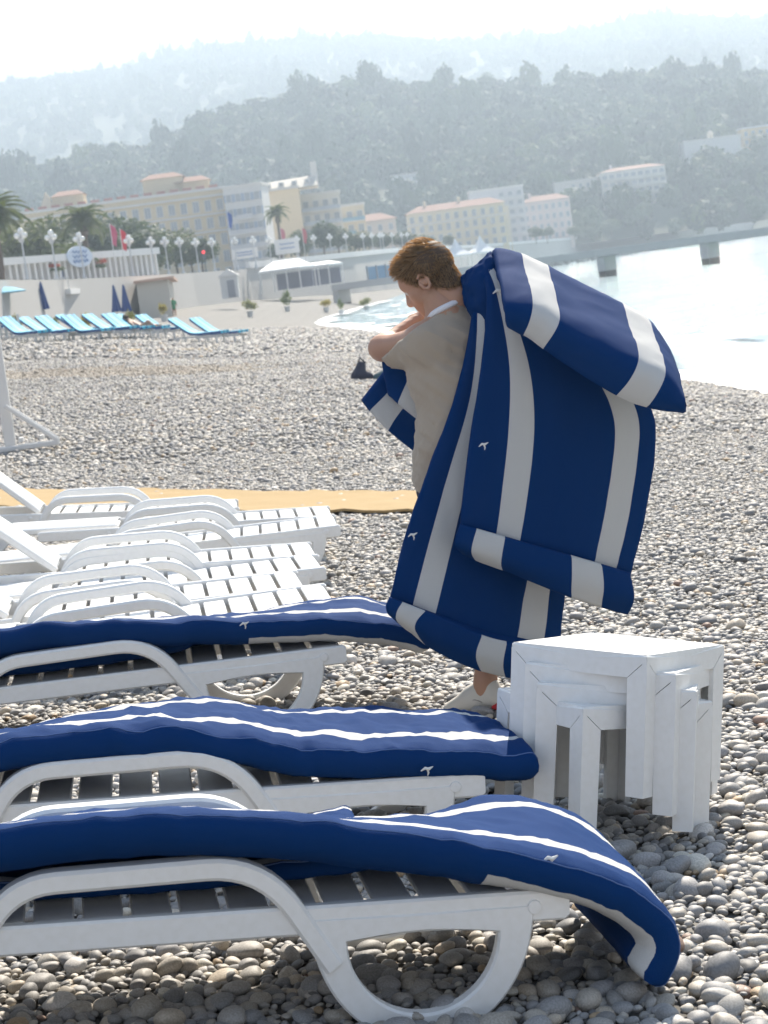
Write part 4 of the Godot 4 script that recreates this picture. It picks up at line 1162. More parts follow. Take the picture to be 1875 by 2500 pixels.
	for k in 22000:
		var dir := Vector3(rng.randfn(), rng.randfn(), rng.randfn()).normalized()
		var c := Vector3(0, 0.02, -0.022)
		var p := c
		var reach := 0.15
		while reach > 0.05:
			p = c + dir * reach
			var z1 := clampf(p.z, -0.032, 0.02)
			var d1_ := p.distance_to(Vector3(0, 0.041, z1)) - lerpf(0.089, 0.0845, (z1 + 0.032) / 0.052)
			var tt := clampf((-0.005 - p.y) / 0.055, 0.0, 1.0)
			var d2_ := p.distance_to(Vector3(0, -0.005 - 0.055 * tt, -0.04 - 0.01 * tt)) - lerpf(0.068, 0.059, tt)
			if minf(d1_, d2_) < 0.001: break
			reach -= 0.003
		if p.y < -0.105: continue
		var front := -p.y * 0.78 + p.z * 0.62 > -0.028 * 0.78 + 0.075 * 0.62 + 0.004
		var ear := (p.y + 0.03) * -0.55 + (p.z - 0.004) * 0.83 > 0.004
		if front or ear: continue
		var out_ := dir
		var top := clampf((p.y - 0.02) / 0.09, 0.0, 1.0)
		var flow := Vector3(noise.get_noise_3d(p.x, p.y, p.z) * 1.2, -0.7 + 1.1 * top, 0.25 + 0.6 * top + 0.5 * noise.get_noise_3d(p.z * 2.0, p.x, p.y)).normalized()
		var ln := lerpf(0.008, 0.019, top) * rng.randf_range(0.6, 1.25)
		var d1 := (out_ * (0.3 + 0.25 * top) + flow * 1.0 + Vector3(rng.randfn(), rng.randfn(), rng.randfn()) * 0.12).normalized()
		var a: Vector3 = hp.call(p.x, p.y, p.z)
		var b: Vector3 = hp.call(p.x + d1.x * ln, p.y + d1.y * ln, p.z + d1.z * ln)
		var d2 := (d1 + flow * 0.7).normalized()
		var e: Vector3 = hp.call(p.x + d1.x * ln + d2.x * ln * 0.6, p.y + d1.y * ln + d2.y * ln * 0.6, p.z + d1.z * ln + d2.z * ln * 0.6)
		var wd := (b - a).cross(Vector3(rng.randfn(), rng.randfn(), rng.randfn())).normalized() * rng.randf_range(0.0005, 0.0009)
		st.q(a - wd, a + wd, b + wd * 0.8, b - wd * 0.8); st.t(b - wd * 0.8, b + wd * 0.8, e)
		var g := rng.randf_range(0.7, 1.5)
		for q in 9: tone.push_back(Color(0.35 * g, 0.258 * g, 0.16 * g))
	var strands := part(hair, "strands", st.done(mat("strand", Color.WHITE, 0.45, {"vertex_color_use_as_albedo": true, "backlight_enabled": true, "backlight": Color(1.0, 0.84, 0.6)}), 0.0, tone))
	strands.set_meta("kind", "stuff")
	# t-shirt
	var shirt := MB.new()
	var cuff: Vector3 = J.shL.lerp(J.elL, 0.72)
	var cuffr: Vector3 = J.shR.lerp(J.elR, 0.75)
	var g := 0.014
	flesh(shirt, [[J.pelvis + Vector3(-0.06, 0.04, 0), J.pelvis + Vector3(0.06, 0.04, 0), 0.13, 0.13], [J.pelvis, J.waist, 0.14, 0.13 + g], [J.waist, J.chest, 0.13 + g, 0.12 + g], [J.waist + l * 0.035, J.chest + l * 0.02, 0.12 + g, 0.12 + g],
		[J.chest + Vector3(-0.06, 0.02, 0.02), J.chest + Vector3(0.07, 0.03, -0.02), 0.11 + g, 0.11 + g], [J.upper + Vector3(-0.06, 0, 0.02), J.upper + Vector3(0.07, 0, -0.03), 0.095 + g, 0.095 + g],
		[J.shL, J.upper, 0.058 + g, 0.075 + g], [J.shR, J.upper, 0.058 + g, 0.075 + g], [J.upper, J.neck, 0.08 + g, 0.062 + g * 0.6],
		[J.shL, cuff, 0.06 + g, 0.062 + g], [cuff + Vector3(0, -0.02, 0), J.shL + Vector3(0.02, -0.04, 0), 0.055, 0.06], [J.shR, cuffr, 0.06 + g, 0.06 + g]], 0.011, 0.016,
		[[cuff, (J.elL - J.shL).normalized()], [J.neck + Vector3(0, 0.005, 0), (J.neckt - J.neck).normalized()]] if true else [])
	# folds in the cloth
	wrinkle.seed = 12; wrinkle.frequency = 1.0; wrinkle.fractal_octaves = 2
	for i in shirt.v.size():
		var p := shirt.v[i]
		var across: float = (p - J.upper).dot(Vector3(0.55, 0.8, 0.1))
		var k := 0.01 * wrinkle.get_noise_3d(p.x * 5.0 + p.y * 4.0, across * 30.0, p.z * 6.0) + 0.003 * wrinkle.get_noise_3d(p.x * 22.0, p.y * 14.0, p.z * 22.0)
		shirt.v[i] = p + (p - Vector3(J.chest.x, p.y, J.chest.z)).normalized() * k
	part(o, "t_shirt", shirt.done(mat("beige_cotton", Color(0.40, 0.335, 0.265), 0.9, {"rim_enabled": true, "rim": 0.3}), 75.0))
	# white collar of the undershirt
	var col := MB.new()
	var nx: Vector3 = (J.neckt - J.neck).normalized()
	var ca := nx.cross(Vector3.FORWARD).normalized()
	var cb := nx.cross(ca)
	var loop := []
	for k in 25:
		var a := TAU * k / 24.0
		loop.push_back(J.neck + nx * 0.008 + (ca * cos(a) + cb * sin(a)) * 0.071 + nx * 0.006 * sin(a * 2.0))
	col.tube(loop, 0.0115, 6)
	part(o, "collar", col.done(mat("white_cotton", Color(0.76, 0.76, 0.80), 0.9), 60.0))
	var sh := MB.new()
	flesh(sh, [[J.pelvis + Vector3(-0.06, 0, 0), J.pelvis + Vector3(0.06, 0, 0), 0.125, 0.125], [J.hipL, J.kneeL, 0.105, 0.085], [J.hipR, J.kneeR, 0.105, 0.085]], 0.014, 0.012, [[J.kneeL.lerp(J.hipL, 0.12), Vector3.DOWN]])
	part(o, "shorts", sh.done(mat("navy_cotton", Color(0.02, 0.025, 0.045), 0.9), 70.0))
	shoe(o, J.heelL, J.toeL); shoe(o, J.heelR, J.toeR)

func build_cushions() -> void:
	var weave := noise_image(31, 0.2, FastNoiseLite.TYPE_SIMPLEX, 512, Color(0.72, 0.74, 0.78), Color(1, 1, 1), 4)
	var bump := noise_image(33, 0.25, FastNoiseLite.TYPE_SIMPLEX, 256, Color.BLACK, Color.WHITE, 2, 3.0)
	cloth = StandardMaterial3D.new()
	cloth.vertex_color_use_as_albedo = true; cloth.albedo_texture = weave; cloth.uv1_triplanar = true; cloth.uv1_scale = Vector3(5, 5, 5)
	cloth.normal_enabled = true; cloth.normal_texture = bump; cloth.normal_scale = 0.35
	cloth.roughness = 0.82; cloth.metallic_specular = 0.2
	var tie := mat("tie_tape", Color(0.7, 0.7, 0.68), 0.8)
	var marks := [0.0, 0.03, 0.09, 0.17, 0.26, 0.37, 0.5, 0.63, 0.74, 0.83, 0.91, 0.97, 1.0]
	var cream := [[0.17, 0.26], [0.74, 0.83]]
	var soft := Vector3(7, 7, 3)
	var at1 := lounger_at[0]
	var g := "striped cushions laid on the loungers"
	var c1 := cushion("lounger_cushion", lounger_net([[-1.15, 0.3, 0.07], [-0.8, 0.36, 0.07], [-0.4, 0.395, 0.075], [-0.1, 0.42, 0.075], [0.2, 0.405, 0.075], [0.45, 0.37, 0.07], [0.7, 0.345, 0.04], [0.88, 0.338, -0.005], [1.01, 0.297, -0.015], [1.105, 0.23, -0.015], [1.13, 0.155], [1.09, 0.09]], 0.31, 0.004, 0.04),
		"blue striped cushion arching over the armrests, its end folded down at the foot", g, 110, marks, cream, 0.1, -1.0, 0.008, soft, 3, at1, 0.0, 0.07)
	add_pad(c1, "lower_layer", lounger_net([[-1.1, 0.31], [-0.6, 0.335], [-0.2, 0.332], [0.2, 0.335], [0.42, 0.345], [0.52, 0.355]], 0.22, 0.0, -0.04), 50, marks, [[0.91, 0.97], [0.03, 0.09]], 0.05, -1.0, 0.01, soft, 8)
	part(c1, "tie_tape", bow(Vector3(0.88, 0.375, 0.335), 1.0, tie))
	var c2 := cushion("lounger_cushion", lounger_net([[-1.1, 0.31, 0.06], [-0.7, 0.345, 0.07], [-0.3, 0.395, 0.06], [0.0, 0.425, 0.03], [0.25, 0.415, 0.01], [0.45, 0.37], [0.65, 0.35], [0.85, 0.338], [1.0, 0.325], [1.1, 0.312]], 0.31, 0.012, 0.0, 0.035),
		"wrinkled blue striped cushion lying flat to its end beside the stacked tables", g, 110, marks, cream, 0.1, -1.0, 0.016, Vector3(5.5, 6, 3.2), 17, lounger_at[1], 0.0, 0.0)
	part(c2, "tie_tape", bow(Vector3(0.82, 0.325, 0.335), 1.0, tie))
	var c3 := cushion("lounger_cushion", lounger_net([[-1.1, 0.33, 0.07], [-0.6, 0.36, 0.08], [-0.2, 0.40, 0.08], [0.1, 0.39, 0.075], [0.35, 0.375, 0.06], [0.6, 0.365, 0.04], [0.85, 0.36, 0.02], [1.05, 0.35], [1.2, 0.31], [1.3, 0.265]], 0.31, 0.01, 0.0),
		"blue striped cushion whose end hangs past the lounger behind the person", g, 100, marks, cream, 0.1, -1.0, 0.013, Vector3(4, 6, 2.4), 29, lounger_at[2], 0.0, 0.05)
	add_pad(c3, "lower_layer", lounger_net([[-1.1, 0.31], [-0.5, 0.335], [0.0, 0.332], [0.3, 0.34], [0.42, 0.355]], 0.22, 0.0, -0.04), 40, marks, [[0.91, 0.97], [0.03, 0.09]], 0.05, -1.0, 0.01, soft, 6)
	part(c3, "tie_tape", bow(Vector3(0.62, 0.425, 0.32), 1.0, tie))
	# the three being carried
	var h := "striped cushions slung over the shoulder"
	var hm := [0.0, 0.03, 0.1, 0.23, 0.37, 0.5, 0.65, 0.8, 0.94, 0.975, 1.0]
	var a := cushion("carried_cushion", PANEL_A, "blue striped cushion hanging down the back of the person, outermost of the carried ones", h, 60, hm, [[0.23, 0.37], [0.8, 0.94]], 0.05, -1.0, 0.016, Vector3(5, 1.6, 5), 41)
	add_pad(a, "end_pocket", FLAP_A, 24, [0.0, 0.05, 0.13, 0.29, 0.45, 0.68, 0.86, 0.95, 1.0], [[0.13, 0.29], [0.68, 0.86]], 0.032, -1.0, 0.006, Vector3(6, 6, 6), 43, 0.0)
	part(a, "tie_tape", bow(TIE_A, 1.0, tie))
	var b := cushion("carried_cushion", PANEL_B, "blue striped cushion hanging lowest behind the person, down to the ankle", h, 60, [0.0, 0.03, 0.1, 0.18, 0.32, 0.5, 0.65, 0.8, 0.94, 0.975, 1.0], [[0.18, 0.32], [0.8, 0.94]], 0.05, -1.0, 0.02, Vector3(6, 1.8, 6), 47)
	add_pad(b, "end_pocket", FLAP_B, 24, [0.0, 0.05, 0.11, 0.26, 0.45, 0.62, 0.76, 0.9, 1.0], [[0.11, 0.26], [0.62, 0.76]], 0.032, -1.0, 0.008, Vector3(6, 6, 6), 48, 0.0)
	add_pad(b, "shoulder_fold", FOLD_B, 30, [0.0, 0.1, 0.3, 0.5, 0.7, 0.9, 1.0], [], 0.045, -1.0, 0.022, Vector3(9, 14, 9), 50, 0.0)
	add_pad(b, "front_end", END_P, 24, [0.0, 0.1, 0.22, 0.333, 0.5, 0.667, 0.85, 1.0], [[0.333, 0.667]], 0.05, -1.0, 0.008, Vector3(6, 6, 6), 53, 0.0)
	part(b, "tie_tape", bow(TIE_B, 1.0, tie))
	var c := cushion("carried_cushion", FLAP_C, "blue striped cushion thrown back over the shoulder, its sunlit end flying out", h, 40, [0.0, 0.04, 0.1, 0.1667, 0.3333, 0.5, 0.6667, 0.8333, 0.92, 1.0], [[0.1667, 0.3333], [0.6667, 0.8333]], 0.05, -1.0, 0.014, Vector3(5, 5, 5), 59)
	add_pad(c, "front_end", END_Q, 24, [0.0, 0.1, 0.22, 0.333, 0.5, 0.7, 0.85, 1.0], [[0.333, 0.85]], 0.05, -1.0, 0.008, Vector3(6, 6, 6), 61, 0.0)
	part(c, "tie_tape", bow(TIE_C, 1.3, tie))

# ------------------------------------------------------------------ the promenade and what stands on it
const EDGE := [[-22.0, -60.0], [-24.5, -130.0], [-24.0, -175.0], [-21.0, -215.0], [-18.6, -250.0], [-14.0, -290.0], [-7.0, -330.0], [0.5, -370.0], [8.0, -430.0], [16.0, -490.0], [26.0, -570.0], [40.0, -660.0], [100.0, -900.0], [196.0, -1200.0], [330.0, -1500.0]]
func prom_y(z: float) -> float: return along(-z, [0.0, 200.0, 300.0, 470.0, 650.0], [5.0, 5.0, 5.4, 6.9, 7.3])
func build_promenade() -> void:
	var pave := mat("paving", Color(0.36, 0.35, 0.33), 0.9)
	var stone := mat("wall_stone", Color(0.44, 0.43, 0.41), 0.9)
	var top := MB.new()
	for i in EDGE.size() - 1:
		var a := Vector3(EDGE[i][0], prom_y(EDGE[i][1]), EDGE[i][1])
		var b := Vector3(EDGE[i + 1][0], prom_y(EDGE[i + 1][1]), EDGE[i + 1][1])
		top.q(a, b, b - Vector3(420, 0, 0), a - Vector3(420, 0, 0))
	structure("promenade", top.done(pave, 0.0))
	var wall := thing("retaining_wall", "long pale stone retaining wall holding the promenade above the beach", "wall")
	for i in EDGE.size() - 1:
		var a := Vector3(EDGE[i][0], 0, EDGE[i][1])
		var b := Vector3(EDGE[i + 1][0], 0, EDGE[i + 1][1])
		var ya := prom_y(a.z) - 0.02
		var yb := prom_y(b.z) - 0.02
		var n := (b - a).cross(Vector3.UP).normalized()
		if n.x < 0.0: n = -n
		var w := MB.new()
		var r0 := PackedVector3Array([a + Vector3(0, -1.0, 0) + n * 0.4, a + Vector3(0, ya, 0), a + Vector3(0, ya, 0) - n * 0.8, a + Vector3(0, -1.0, 0) - n * 0.8])
		var r1 := PackedVector3Array([b + Vector3(0, -1.0, 0) + n * 0.4, b + Vector3(0, yb, 0), b + Vector3(0, yb, 0) - n * 0.8, b + Vector3(0, -1.0, 0) - n * 0.8])
		w.loft([r0, r1]); part(wall, "wall_section", w.done(stone, 0.0))
		if a.z > -255.0: continue
		w = MB.new()
		w.loft([PackedVector3Array([a + Vector3(0, ya + 0.03, 0) + n * 0.25, a + Vector3(0, ya + 0.9, 0) + n * 0.25, a + Vector3(0, ya + 0.9, 0) - n * 0.2, a + Vector3(0, ya + 0.03, 0) - n * 0.2]), PackedVector3Array([b + Vector3(0, yb + 0.03, 0) + n * 0.25, b + Vector3(0, yb + 0.9, 0) + n * 0.25, b + Vector3(0, yb + 0.9, 0) - n * 0.2, b + Vector3(0, yb + 0.03, 0) - n * 0.2])])
		part(wall, "parapet", w.done(mat("white_paint", Color(0.72, 0.71, 0.69), 0.6), 0.0))
	# lamps
	var iron := mat("lamp_iron", Color(0.50, 0.52, 0.54), 0.5)
	var globe := mat("lamp_glass", Color(0.82, 0.82, 0.80), 0.2)
	var pole := MB.new()
	pole.lathe([[0.0, -0.2], [0.2, -0.2], [0.2, 0.1], [0.1, 0.4], [0.075, 1.5], [0.06, 3.0], [0.2, 3.15], [0.24, 3.35], [0.1, 3.45], [0.05, 3.7], [0.0, 3.72]], 10)
	var pm := pole.done(iron, 50.0)
	var gm := MB.new()
	gm.lathe([[0.0, -0.24], [0.12, -0.21], [0.21, -0.12], [0.245, 0.0], [0.21, 0.12], [0.12, 0.21], [0.0, 0.24]], 12)
	var glob := gm.done(globe, 80.0)
	for e in [[-24.9, -168.0], [-24.1, -179.0], [-23.3, -191.0], [-21.4, -215.0], [-20.7, -231.0], [-19.8, -238.0], [-18.9, -247.0], [-18.0, -260.0], [-16.7, -270.0], [-14.4, -281.0], [-12.4, -290.0], [-10.7, -302.0], [-7.4, -328.0], [-5.0, -338.0], [-2.6, -353.0], [0.0, -369.0], [3.1, -393.0], [4.9, -407.0], [6.6, -420.0], [7.2, -425.0], [9.4, -442.0], [12.0, -466.0], [13.4, -473.0]]:
		var o := thing("street_lamp", "white globe street lamp standing in the row along the promenade", "street lamp", Transform3D(Basis.IDENTITY, Vector3(e[0] - 0.4, prom_y(e[1]), e[1])), "street lamps along the promenade")
		part(o, "post", pm)
		for k in 4: part(o, "globe", glob, Transform3D(Basis.IDENTITY, Vector3(0, 3.98, 0) if k == 3 else Vector3(0.34 * cos(TAU * k / 3.0 + 0.5), 3.6, 0.34 * sin(TAU * k / 3.0 + 0.5))))
	# trees
	var dark := Color(0.038, 0.058, 0.034)
	var list := [[-41.6, 16.1, -300, 8.5], [-36.5, 16.4, -320, 9.0], [-31.4, 15.4, -330, 8.6], [-26.7, 13.0, -330, 6.5], [-32.0, 12.6, -300, 7.2], [-36.6, 11.9, -280, 6.0], [-38.9, 14.0, -260, 6.8], [-23.7, 11.3, -320, 4.9], [-28.5, 12.0, -290, 6.5], [-44.0, 14.0, -285, 8.0], [-25.5, 11.5, -275, 5.5], [-34.5, 13.5, -290, 7.5], [-46.5, 15.5, -310, 9.0], [-20.6, 10.6, -300, 4.6], [-30.0, 14.2, -310, 8.0]]
	var look := ["wide dark park tree behind the white beach pavilion, under the yellow hotel"]
	for i in list.size():
		var e: Array = list[i]
		tree("park_tree", "dark leafy park tree between the white pavilion and the yellow hotel", Vector3(e[0], prom_y(e[2]), e[2]), (e[1] - prom_y(e[2])) * 1.12, e[3] * 1.4, "r", dark if i % 3 else Color(0.06, 0.075, 0.035), i, "park trees in front of the hotel")
	var more := [[-10.0, 14.1, -430, 5.6], [-5.2, 15.8, -440, 6.1], [-2.1, 14.8, -450, 6.8], [2.1, 13.1, -470, 6.1], [7.4, 12.6, -490, 6.4], [13.2, 12.6, -510, 6.7], [17.2, 11.4, -520, 5.7], [-13.8, 12.0, -420, 4.6]]
	for i in more.size():
		var e: Array = more[i]
		tree("roadside_tree", "dark round tree behind the row of street lamps", Vector3(e[0], prom_y(e[2]), e[2]), e[1] - prom_y(e[2]), e[3] * 1.25, "r", dark, i, "trees behind the street lamps")
	var far := [[104.0, 15.6, -850, 13.1], [93.3, 13.4, -840, 9.2], [137.1, 12.6, -880, 12.4], [151.1, 13.1, -890, 12.5], [166.6, 16.5, -900, 14.3], [180.9, 16.6, -900, 14.3], [60.0, 13.5, -690, 7.0], [28.0, 13.0, -600, 6.0], [70.0, 14.0, -760, 8.0], [84.0, 13.5, -800, 8.0], [120.0, 13.0, -860, 9.0]]
	for i in far.size():
		var e: Array = far[i]
		tree("seafront_tree", "hazy round tree in front of the far seafront houses", Vector3(e[0], prom_y(e[2]), e[2]), (e[1] - prom_y(e[2])) * 0.8, e[3] * 0.8, "r", dark, i, "trees in front of the far houses")
	palm("tall palm with arching fronds in front of the yellow hotel", Vector3(-31.8, prom_y(-260), -260), 7.4, 3.3, 30, 1)
	palm("large bushy palm beside the white flagpole", Vector3(-33.5, prom_y(-205), -205), 6.6, 3.6, 34, 2)
	palm("palm in front of the blank cream wall", Vector3(-12.8, prom_y(-400), -400), 9.6, 2.6, 26, 3)
	palm("short palm among the park trees beside the tall palm", Vector3(-27.5, prom_y(-300), -300), 3.6, 2.6, 24, 4)
	palm("short bushy palm next to the white pavilion", Vector3(-30.5, prom_y(-235), -235), 2.6, 2.8, 24, 5)
	# beach pavilion
	var white := mat("white_paint")
	var pa := Vector3(-36.5, 4.9, -212.0)
	var pb := Vector3(-22.6, 4.9, -250.0)
	var dir := (pb - pa).normalized()
	var L := pa.distance_to(pb)
	var inw := Vector3(dir.z, 0, -dir.x)
	if inw.x > 0.0: inw = -inw
	var bs := Basis(dir, Vector3.UP, dir.cross(Vector3.UP))
	var o := thing("beach_pavilion", "low white pavilion with a long row of slim columns on the promenade", "building", Transform3D(bs, pa))
	var front := 1.0 if (bs * Vector3.BACK).x > 0.0 else -1.0
	var mb := MB.new()
	mb.box(Vector3(L / 2, 3.35, -2.0 * front), Vector3(L + 0.6, 0.75, 5.2)); part(o, "roof", mb.done(white, 0.0))
	mb = MB.new()
	mb.box(Vector3(L / 2, 1.5, -2.6 * front), Vector3(L, 2.95, 3.4)); part(o, "wall", mb.done(mat("grey_wall", Color(0.42, 0.41, 0.39), 0.8), 0.0))
	mb = MB.new()
	mb.box(Vector3(0, 1.49, 0), Vector3(0.42, 2.96, 0.42)); var colm := mb.done(white, 0.0)
	for k in 31:
		part(o, "column", colm, Transform3D(Basis.IDENTITY, Vector3(0.3 + k * (L - 0.6) / 30.0, 0, 0.1 * front)))
	mb = MB.new()
	mb.box(Vector3(L * 0.42, 1.0, 0.0), Vector3(1.1, 2.0, 0.2)); part(o, "door", mb.done(mat("slate_blue", Color(0.12, 0.14, 0.2), 0.6), 0.0))
	# the oval name board: its script cannot be read at this distance
	var sg := thing("name_board", "pale blue oval name board fixed above the pavilion roof edge", "sign", Transform3D(bs, pa + dir * (L * 0.5) + Vector3(0, 3.3, 0) + bs * Vector3(0, 0, 0.75 * front)))
	mb = MB.new()
	var oval := []
	for zz in [-0.06, 0.06]:
		var r := PackedVector3Array()
		for k in 24: r.push_back(Vector3(cos(TAU * k / 24.0) * 2.9, sin(TAU * k / 24.0) * 1.15, zz))
		oval.push_back(r)
	mb.loft(oval); part(sg, "board", mb.done(mat("pale_blue_board", Color(0.55, 0.62, 0.72), 0.6), 30.0))
	for k in 3:
		mb = MB.new()
		var pts := []
		for q in 15: pts.push_back(Vector3(-1.7 + q * 0.24, 0.5 - k * 0.5 + 0.16 * sin(q * 1.9 + k), 0.08 * front))
		mb.tube(pts, 0.07 if k < 2 else 0.1, 5); part(sg, "script_line", mb.done(mat("sign_blue", Color(0.13, 0.22, 0.42), 0.6), 40.0))
	for k in 2:
		var f := thing("flower_basket", "hanging basket of red and orange flowers under the pavilion roof", "flowers", Transform3D(Basis.IDENTITY, pa + dir * (L * (0.36 + 0.26 * k)) + Vector3(0, 2.35, 0) + bs * Vector3(0, 0, 0.75 * front)), "flower baskets on the pavilion")
		part(f, "leaves", leaf_mesh(940 + k, 160, Vector3(1.1, 0.35, 0.5), 0.13), Transform3D(Basis.IDENTITY, Vector3(0, -0.25, 0)), green(Color(0.06, 0.09, 0.03)))
		part(f, "blossom", leaf_mesh(950 + k, 160, Vector3(0.9, 0.4, 0.45), 0.12), Transform3D(Basis.IDENTITY, Vector3(0, 0.2, 0)), mat("petal", Color(0.5, 0.10, 0.05), 0.8))
	# flags and tall poles
	var flags := [[-25.3, -232.0, 6.2, Color(0.5, 0.08, 0.16), "red and violet flag drooping from a pole at the pavilion"], [-24.4, -233.0, 5.6, Color(0.55, 0.03, 0.05), "plain red flag drooping from a pole at the pavilion"], [-16.3, -300.0, 8.4, Color(0.04, 0.10, 0.35), "tall pole with a narrow blue pennant in front of the hotel corner"],
		[-9.8, -318.0, 5.6, Color(0.55, 0.2, 0.24), "pink banner on a pole beside the white board"], [-6.6, -318.0, 5.2, Color(0.5, 0.14, 0.16), "red banner on a pole past the white board"]]
	for e in flags:
		var f := thing("flagpole", e[4], "flag", Transform3D(Basis.IDENTITY, Vector3(e[0], prom_y(e[1]), e[1])))
		mb = MB.new()
		mb.tube([Vector3(0, -0.2, 0), Vector3(0, e[2], 0)], [0.06, 0.04], 6); part(f, "pole", mb.done(white, 50.0))
		mb = MB.new()
		var ring := []
		for k in 9:
			var t := k / 8.0
			ring.push_back(PackedVector3Array([Vector3(0.05, e[2] - 0.1 - 2.2 * t, 0.02), Vector3(0.05 + 0.5 + 0.12 * sin(t * 5.0), e[2] - 0.5 - 2.1 * t, 0.1 * sin(t * 7.0)), Vector3(0.05 + 0.5 + 0.12 * sin(t * 5.0), e[2] - 0.5 - 2.1 * t, 0.1 * sin(t * 7.0) - 0.03), Vector3(0.05, e[2] - 0.1 - 2.2 * t, -0.02)]))
		mb.loft(ring); part(f, "cloth", mb.done(mat("flag%s" % e[3], e[3], 0.85), 60.0))
	var mast := thing("white_mast", "tall white tapering mast beside the beach terrace", "mast", Transform3D(Basis.IDENTITY, Vector3(-27.6, 1.0, -160.0)))
	mb = MB.new()
	mb.tube([Vector3.ZERO, Vector3(0, 12.0, 0)], [0.24, 0.12], 8); part(mast, "pole", mb.done(white, 50.0))
	mb = MB.new()
	mb.lathe([[0.0, 0.0], [0.5, 0.0], [0.5, 0.3], [0.26, 0.5], [0.0, 0.5]], 10); part(mast, "base", mb.done(white, 50.0))
	# traffic light, notice boards
	var tl := thing("traffic_light", "traffic light showing red beside the road", "traffic light", Transform3D(Basis.IDENTITY, Vector3(-19.6, prom_y(-290), -290)))
	mb = MB.new(); mb.tube([Vector3(0, -0.1, 0), Vector3(0, 2.6, 0)], 0.07, 6); part(tl, "post", mb.done(mat("dark_green", Color(0.05, 0.08, 0.09), 0.6), 50.0))
	mb = MB.new(); mb.box(Vector3(0, 2.6, 0), Vector3(0.5, 1.3, 0.36), Basis.IDENTITY, 0.05); part(tl, "housing", mb.done(mat("dark_green"), 30.0))
	mb = MB.new(); mb.xf = Transform3D(Basis(Vector3.RIGHT, PI / 2), Vector3(0, 2.95, 0.19)); mb.lathe([[0.0, 0.0], [0.22, 0.0], [0.2, 0.08], [0.0, 0.12]], 12)
	var lampm := mat("red_signal", Color(0.8, 0.05, 0.06), 0.4); lampm.emission_enabled = true; lampm.emission = Color(1.0, 0.12, 0.14); lampm.emission_energy_multiplier = 0.9
	part(tl, "signal_lamp", mb.done(lampm, 50.0))
	for e in [[-8.6, -300.0, 3.4, 2.1, "white notice board with blue lettering on two posts"], [-14.2, -292.0, 3.6, 1.3, "white shop sign with a line of blue lettering"]]:
		var s := thing("notice_board", e[4], "sign", Transform3D(Basis.IDENTITY, Vector3(e[0], prom_y(e[1]), e[1])))
		for k in [-1, 1]:
			mb = MB.new(); mb.box(Vector3(k * e[2] * 0.36, 0.7, 0), Vector3(0.12, 1.5, 0.12)); part(s, "post", mb.done(white, 0.0))
		mb = MB.new(); mb.box(Vector3(0, 1.4 + e[3] / 2, 0.1), Vector3(e[2], e[3], 0.08), Basis.IDENTITY, 0.02); part(s, "board", mb.done(white, 30.0))
		for k in 2:
			mb = MB.new()
			var pts := []
			for q in 12: pts.push_back(Vector3(-e[2] * 0.3 + q * e[2] * 0.055, 1.4 + e[3] * (0.66 - 0.28 * k) + 0.08 * sin(q * 2.1), 0.15))
			mb.tube(pts, 0.06, 4); part(s, "script_line", mb.done(mat("sign_blue"), 40.0))

# ------------------------------------------------------------------ the beach clubs below it
func blue_lounger_proto() -> Node3D:
	var o := thing("striped_lounger", "light blue striped beach lounger with its back raised, by the white picket fence", "sun lounger", Transform3D.IDENTITY, "light blue loungers on the far beach")
	o.set_meta("base", "striped_lounger")
	var sky_blue := Color(0.05, 0.50, 0.70)
	var net := []
	for p in [[-0.98, 0.92], [-0.62, 0.66], [-0.25, 0.42], [0.05, 0.36], [0.5, 0.37], [0.95, 0.38]]:
		var row := []
		for k in 5: row.push_back(Vector3(p[0], p[1], -0.32 + 0.16 * k))
		net.push_back(row)
	var mb := MB.new()
	var cols := PackedColorArray()
	var n := 12
	for i in n:
		for j in 8:
			var c := []
			for e in [[i, j], [i, j + 1], [i + 1, j + 1], [i + 1, j]]:
				var line := []
				for r in net: line.push_back(r[0].lerp(r[4], e[1] / 8.0))
				c.push_back(along_points(line, float(e[0]) / n) + Vector3(0, 0.05, 0))
			var dn := Vector3(0.0, -0.09, 0.0)
			mb.q(c[0], c[1], c[2], c[3]); mb.q(c[0] + dn, c[3] + dn, c[2] + dn, c[1] + dn)
			var col: Color = [sky_blue, Color(0.02, 0.09, 0.26), sky_blue, Color(0.25, 0.55, 0.62), sky_blue, Color(0.02, 0.09, 0.26), sky_blue, sky_blue][j]
			for k in 12: cols.push_back(col)
			for s in [0, 7]:
				if j == s:
					if s == 0: mb.q(c[0], c[3], c[3] + dn, c[0] + dn)
					else: mb.q(c[1], c[1] + dn, c[2] + dn, c[2])
					for k in 6: cols.push_back(Color(0.02, 0.09, 0.26))
			if i == n - 1:
				mb.q(c[3], c[2], c[2] + dn, c[3] + dn)
				for k in 6: cols.push_back(col)
			if i == 0:
				mb.q(c[0], c[0] + dn, c[1] + dn, c[1])
				for k in 6: cols.push_back(col)
	var cm := StandardMaterial3D.new()
	cm.vertex_color_use_as_albedo = true; cm.roughness = 0.7
	part(o, "cushion", mb.done(cm, 50.0, cols))
	mb = MB.new()
	for s in [-1, 1]: mb.box(Vector3(0.05, 0.27, 0.28 * s), Vector3(1.75, 0.05, 0.05))
	part(o, "frame", mb.done(mat("white_paint"), 0.0))
	for x in [-0.7, 0.75]:
		for s in [-1, 1]:
			mb = MB.new(); mb.box(Vector3(x, 0.1, 0.28 * s), Vector3(0.05, 0.34, 0.045)); part(o, "leg", mb.done(mat("white_paint"), 0.0))
	return o
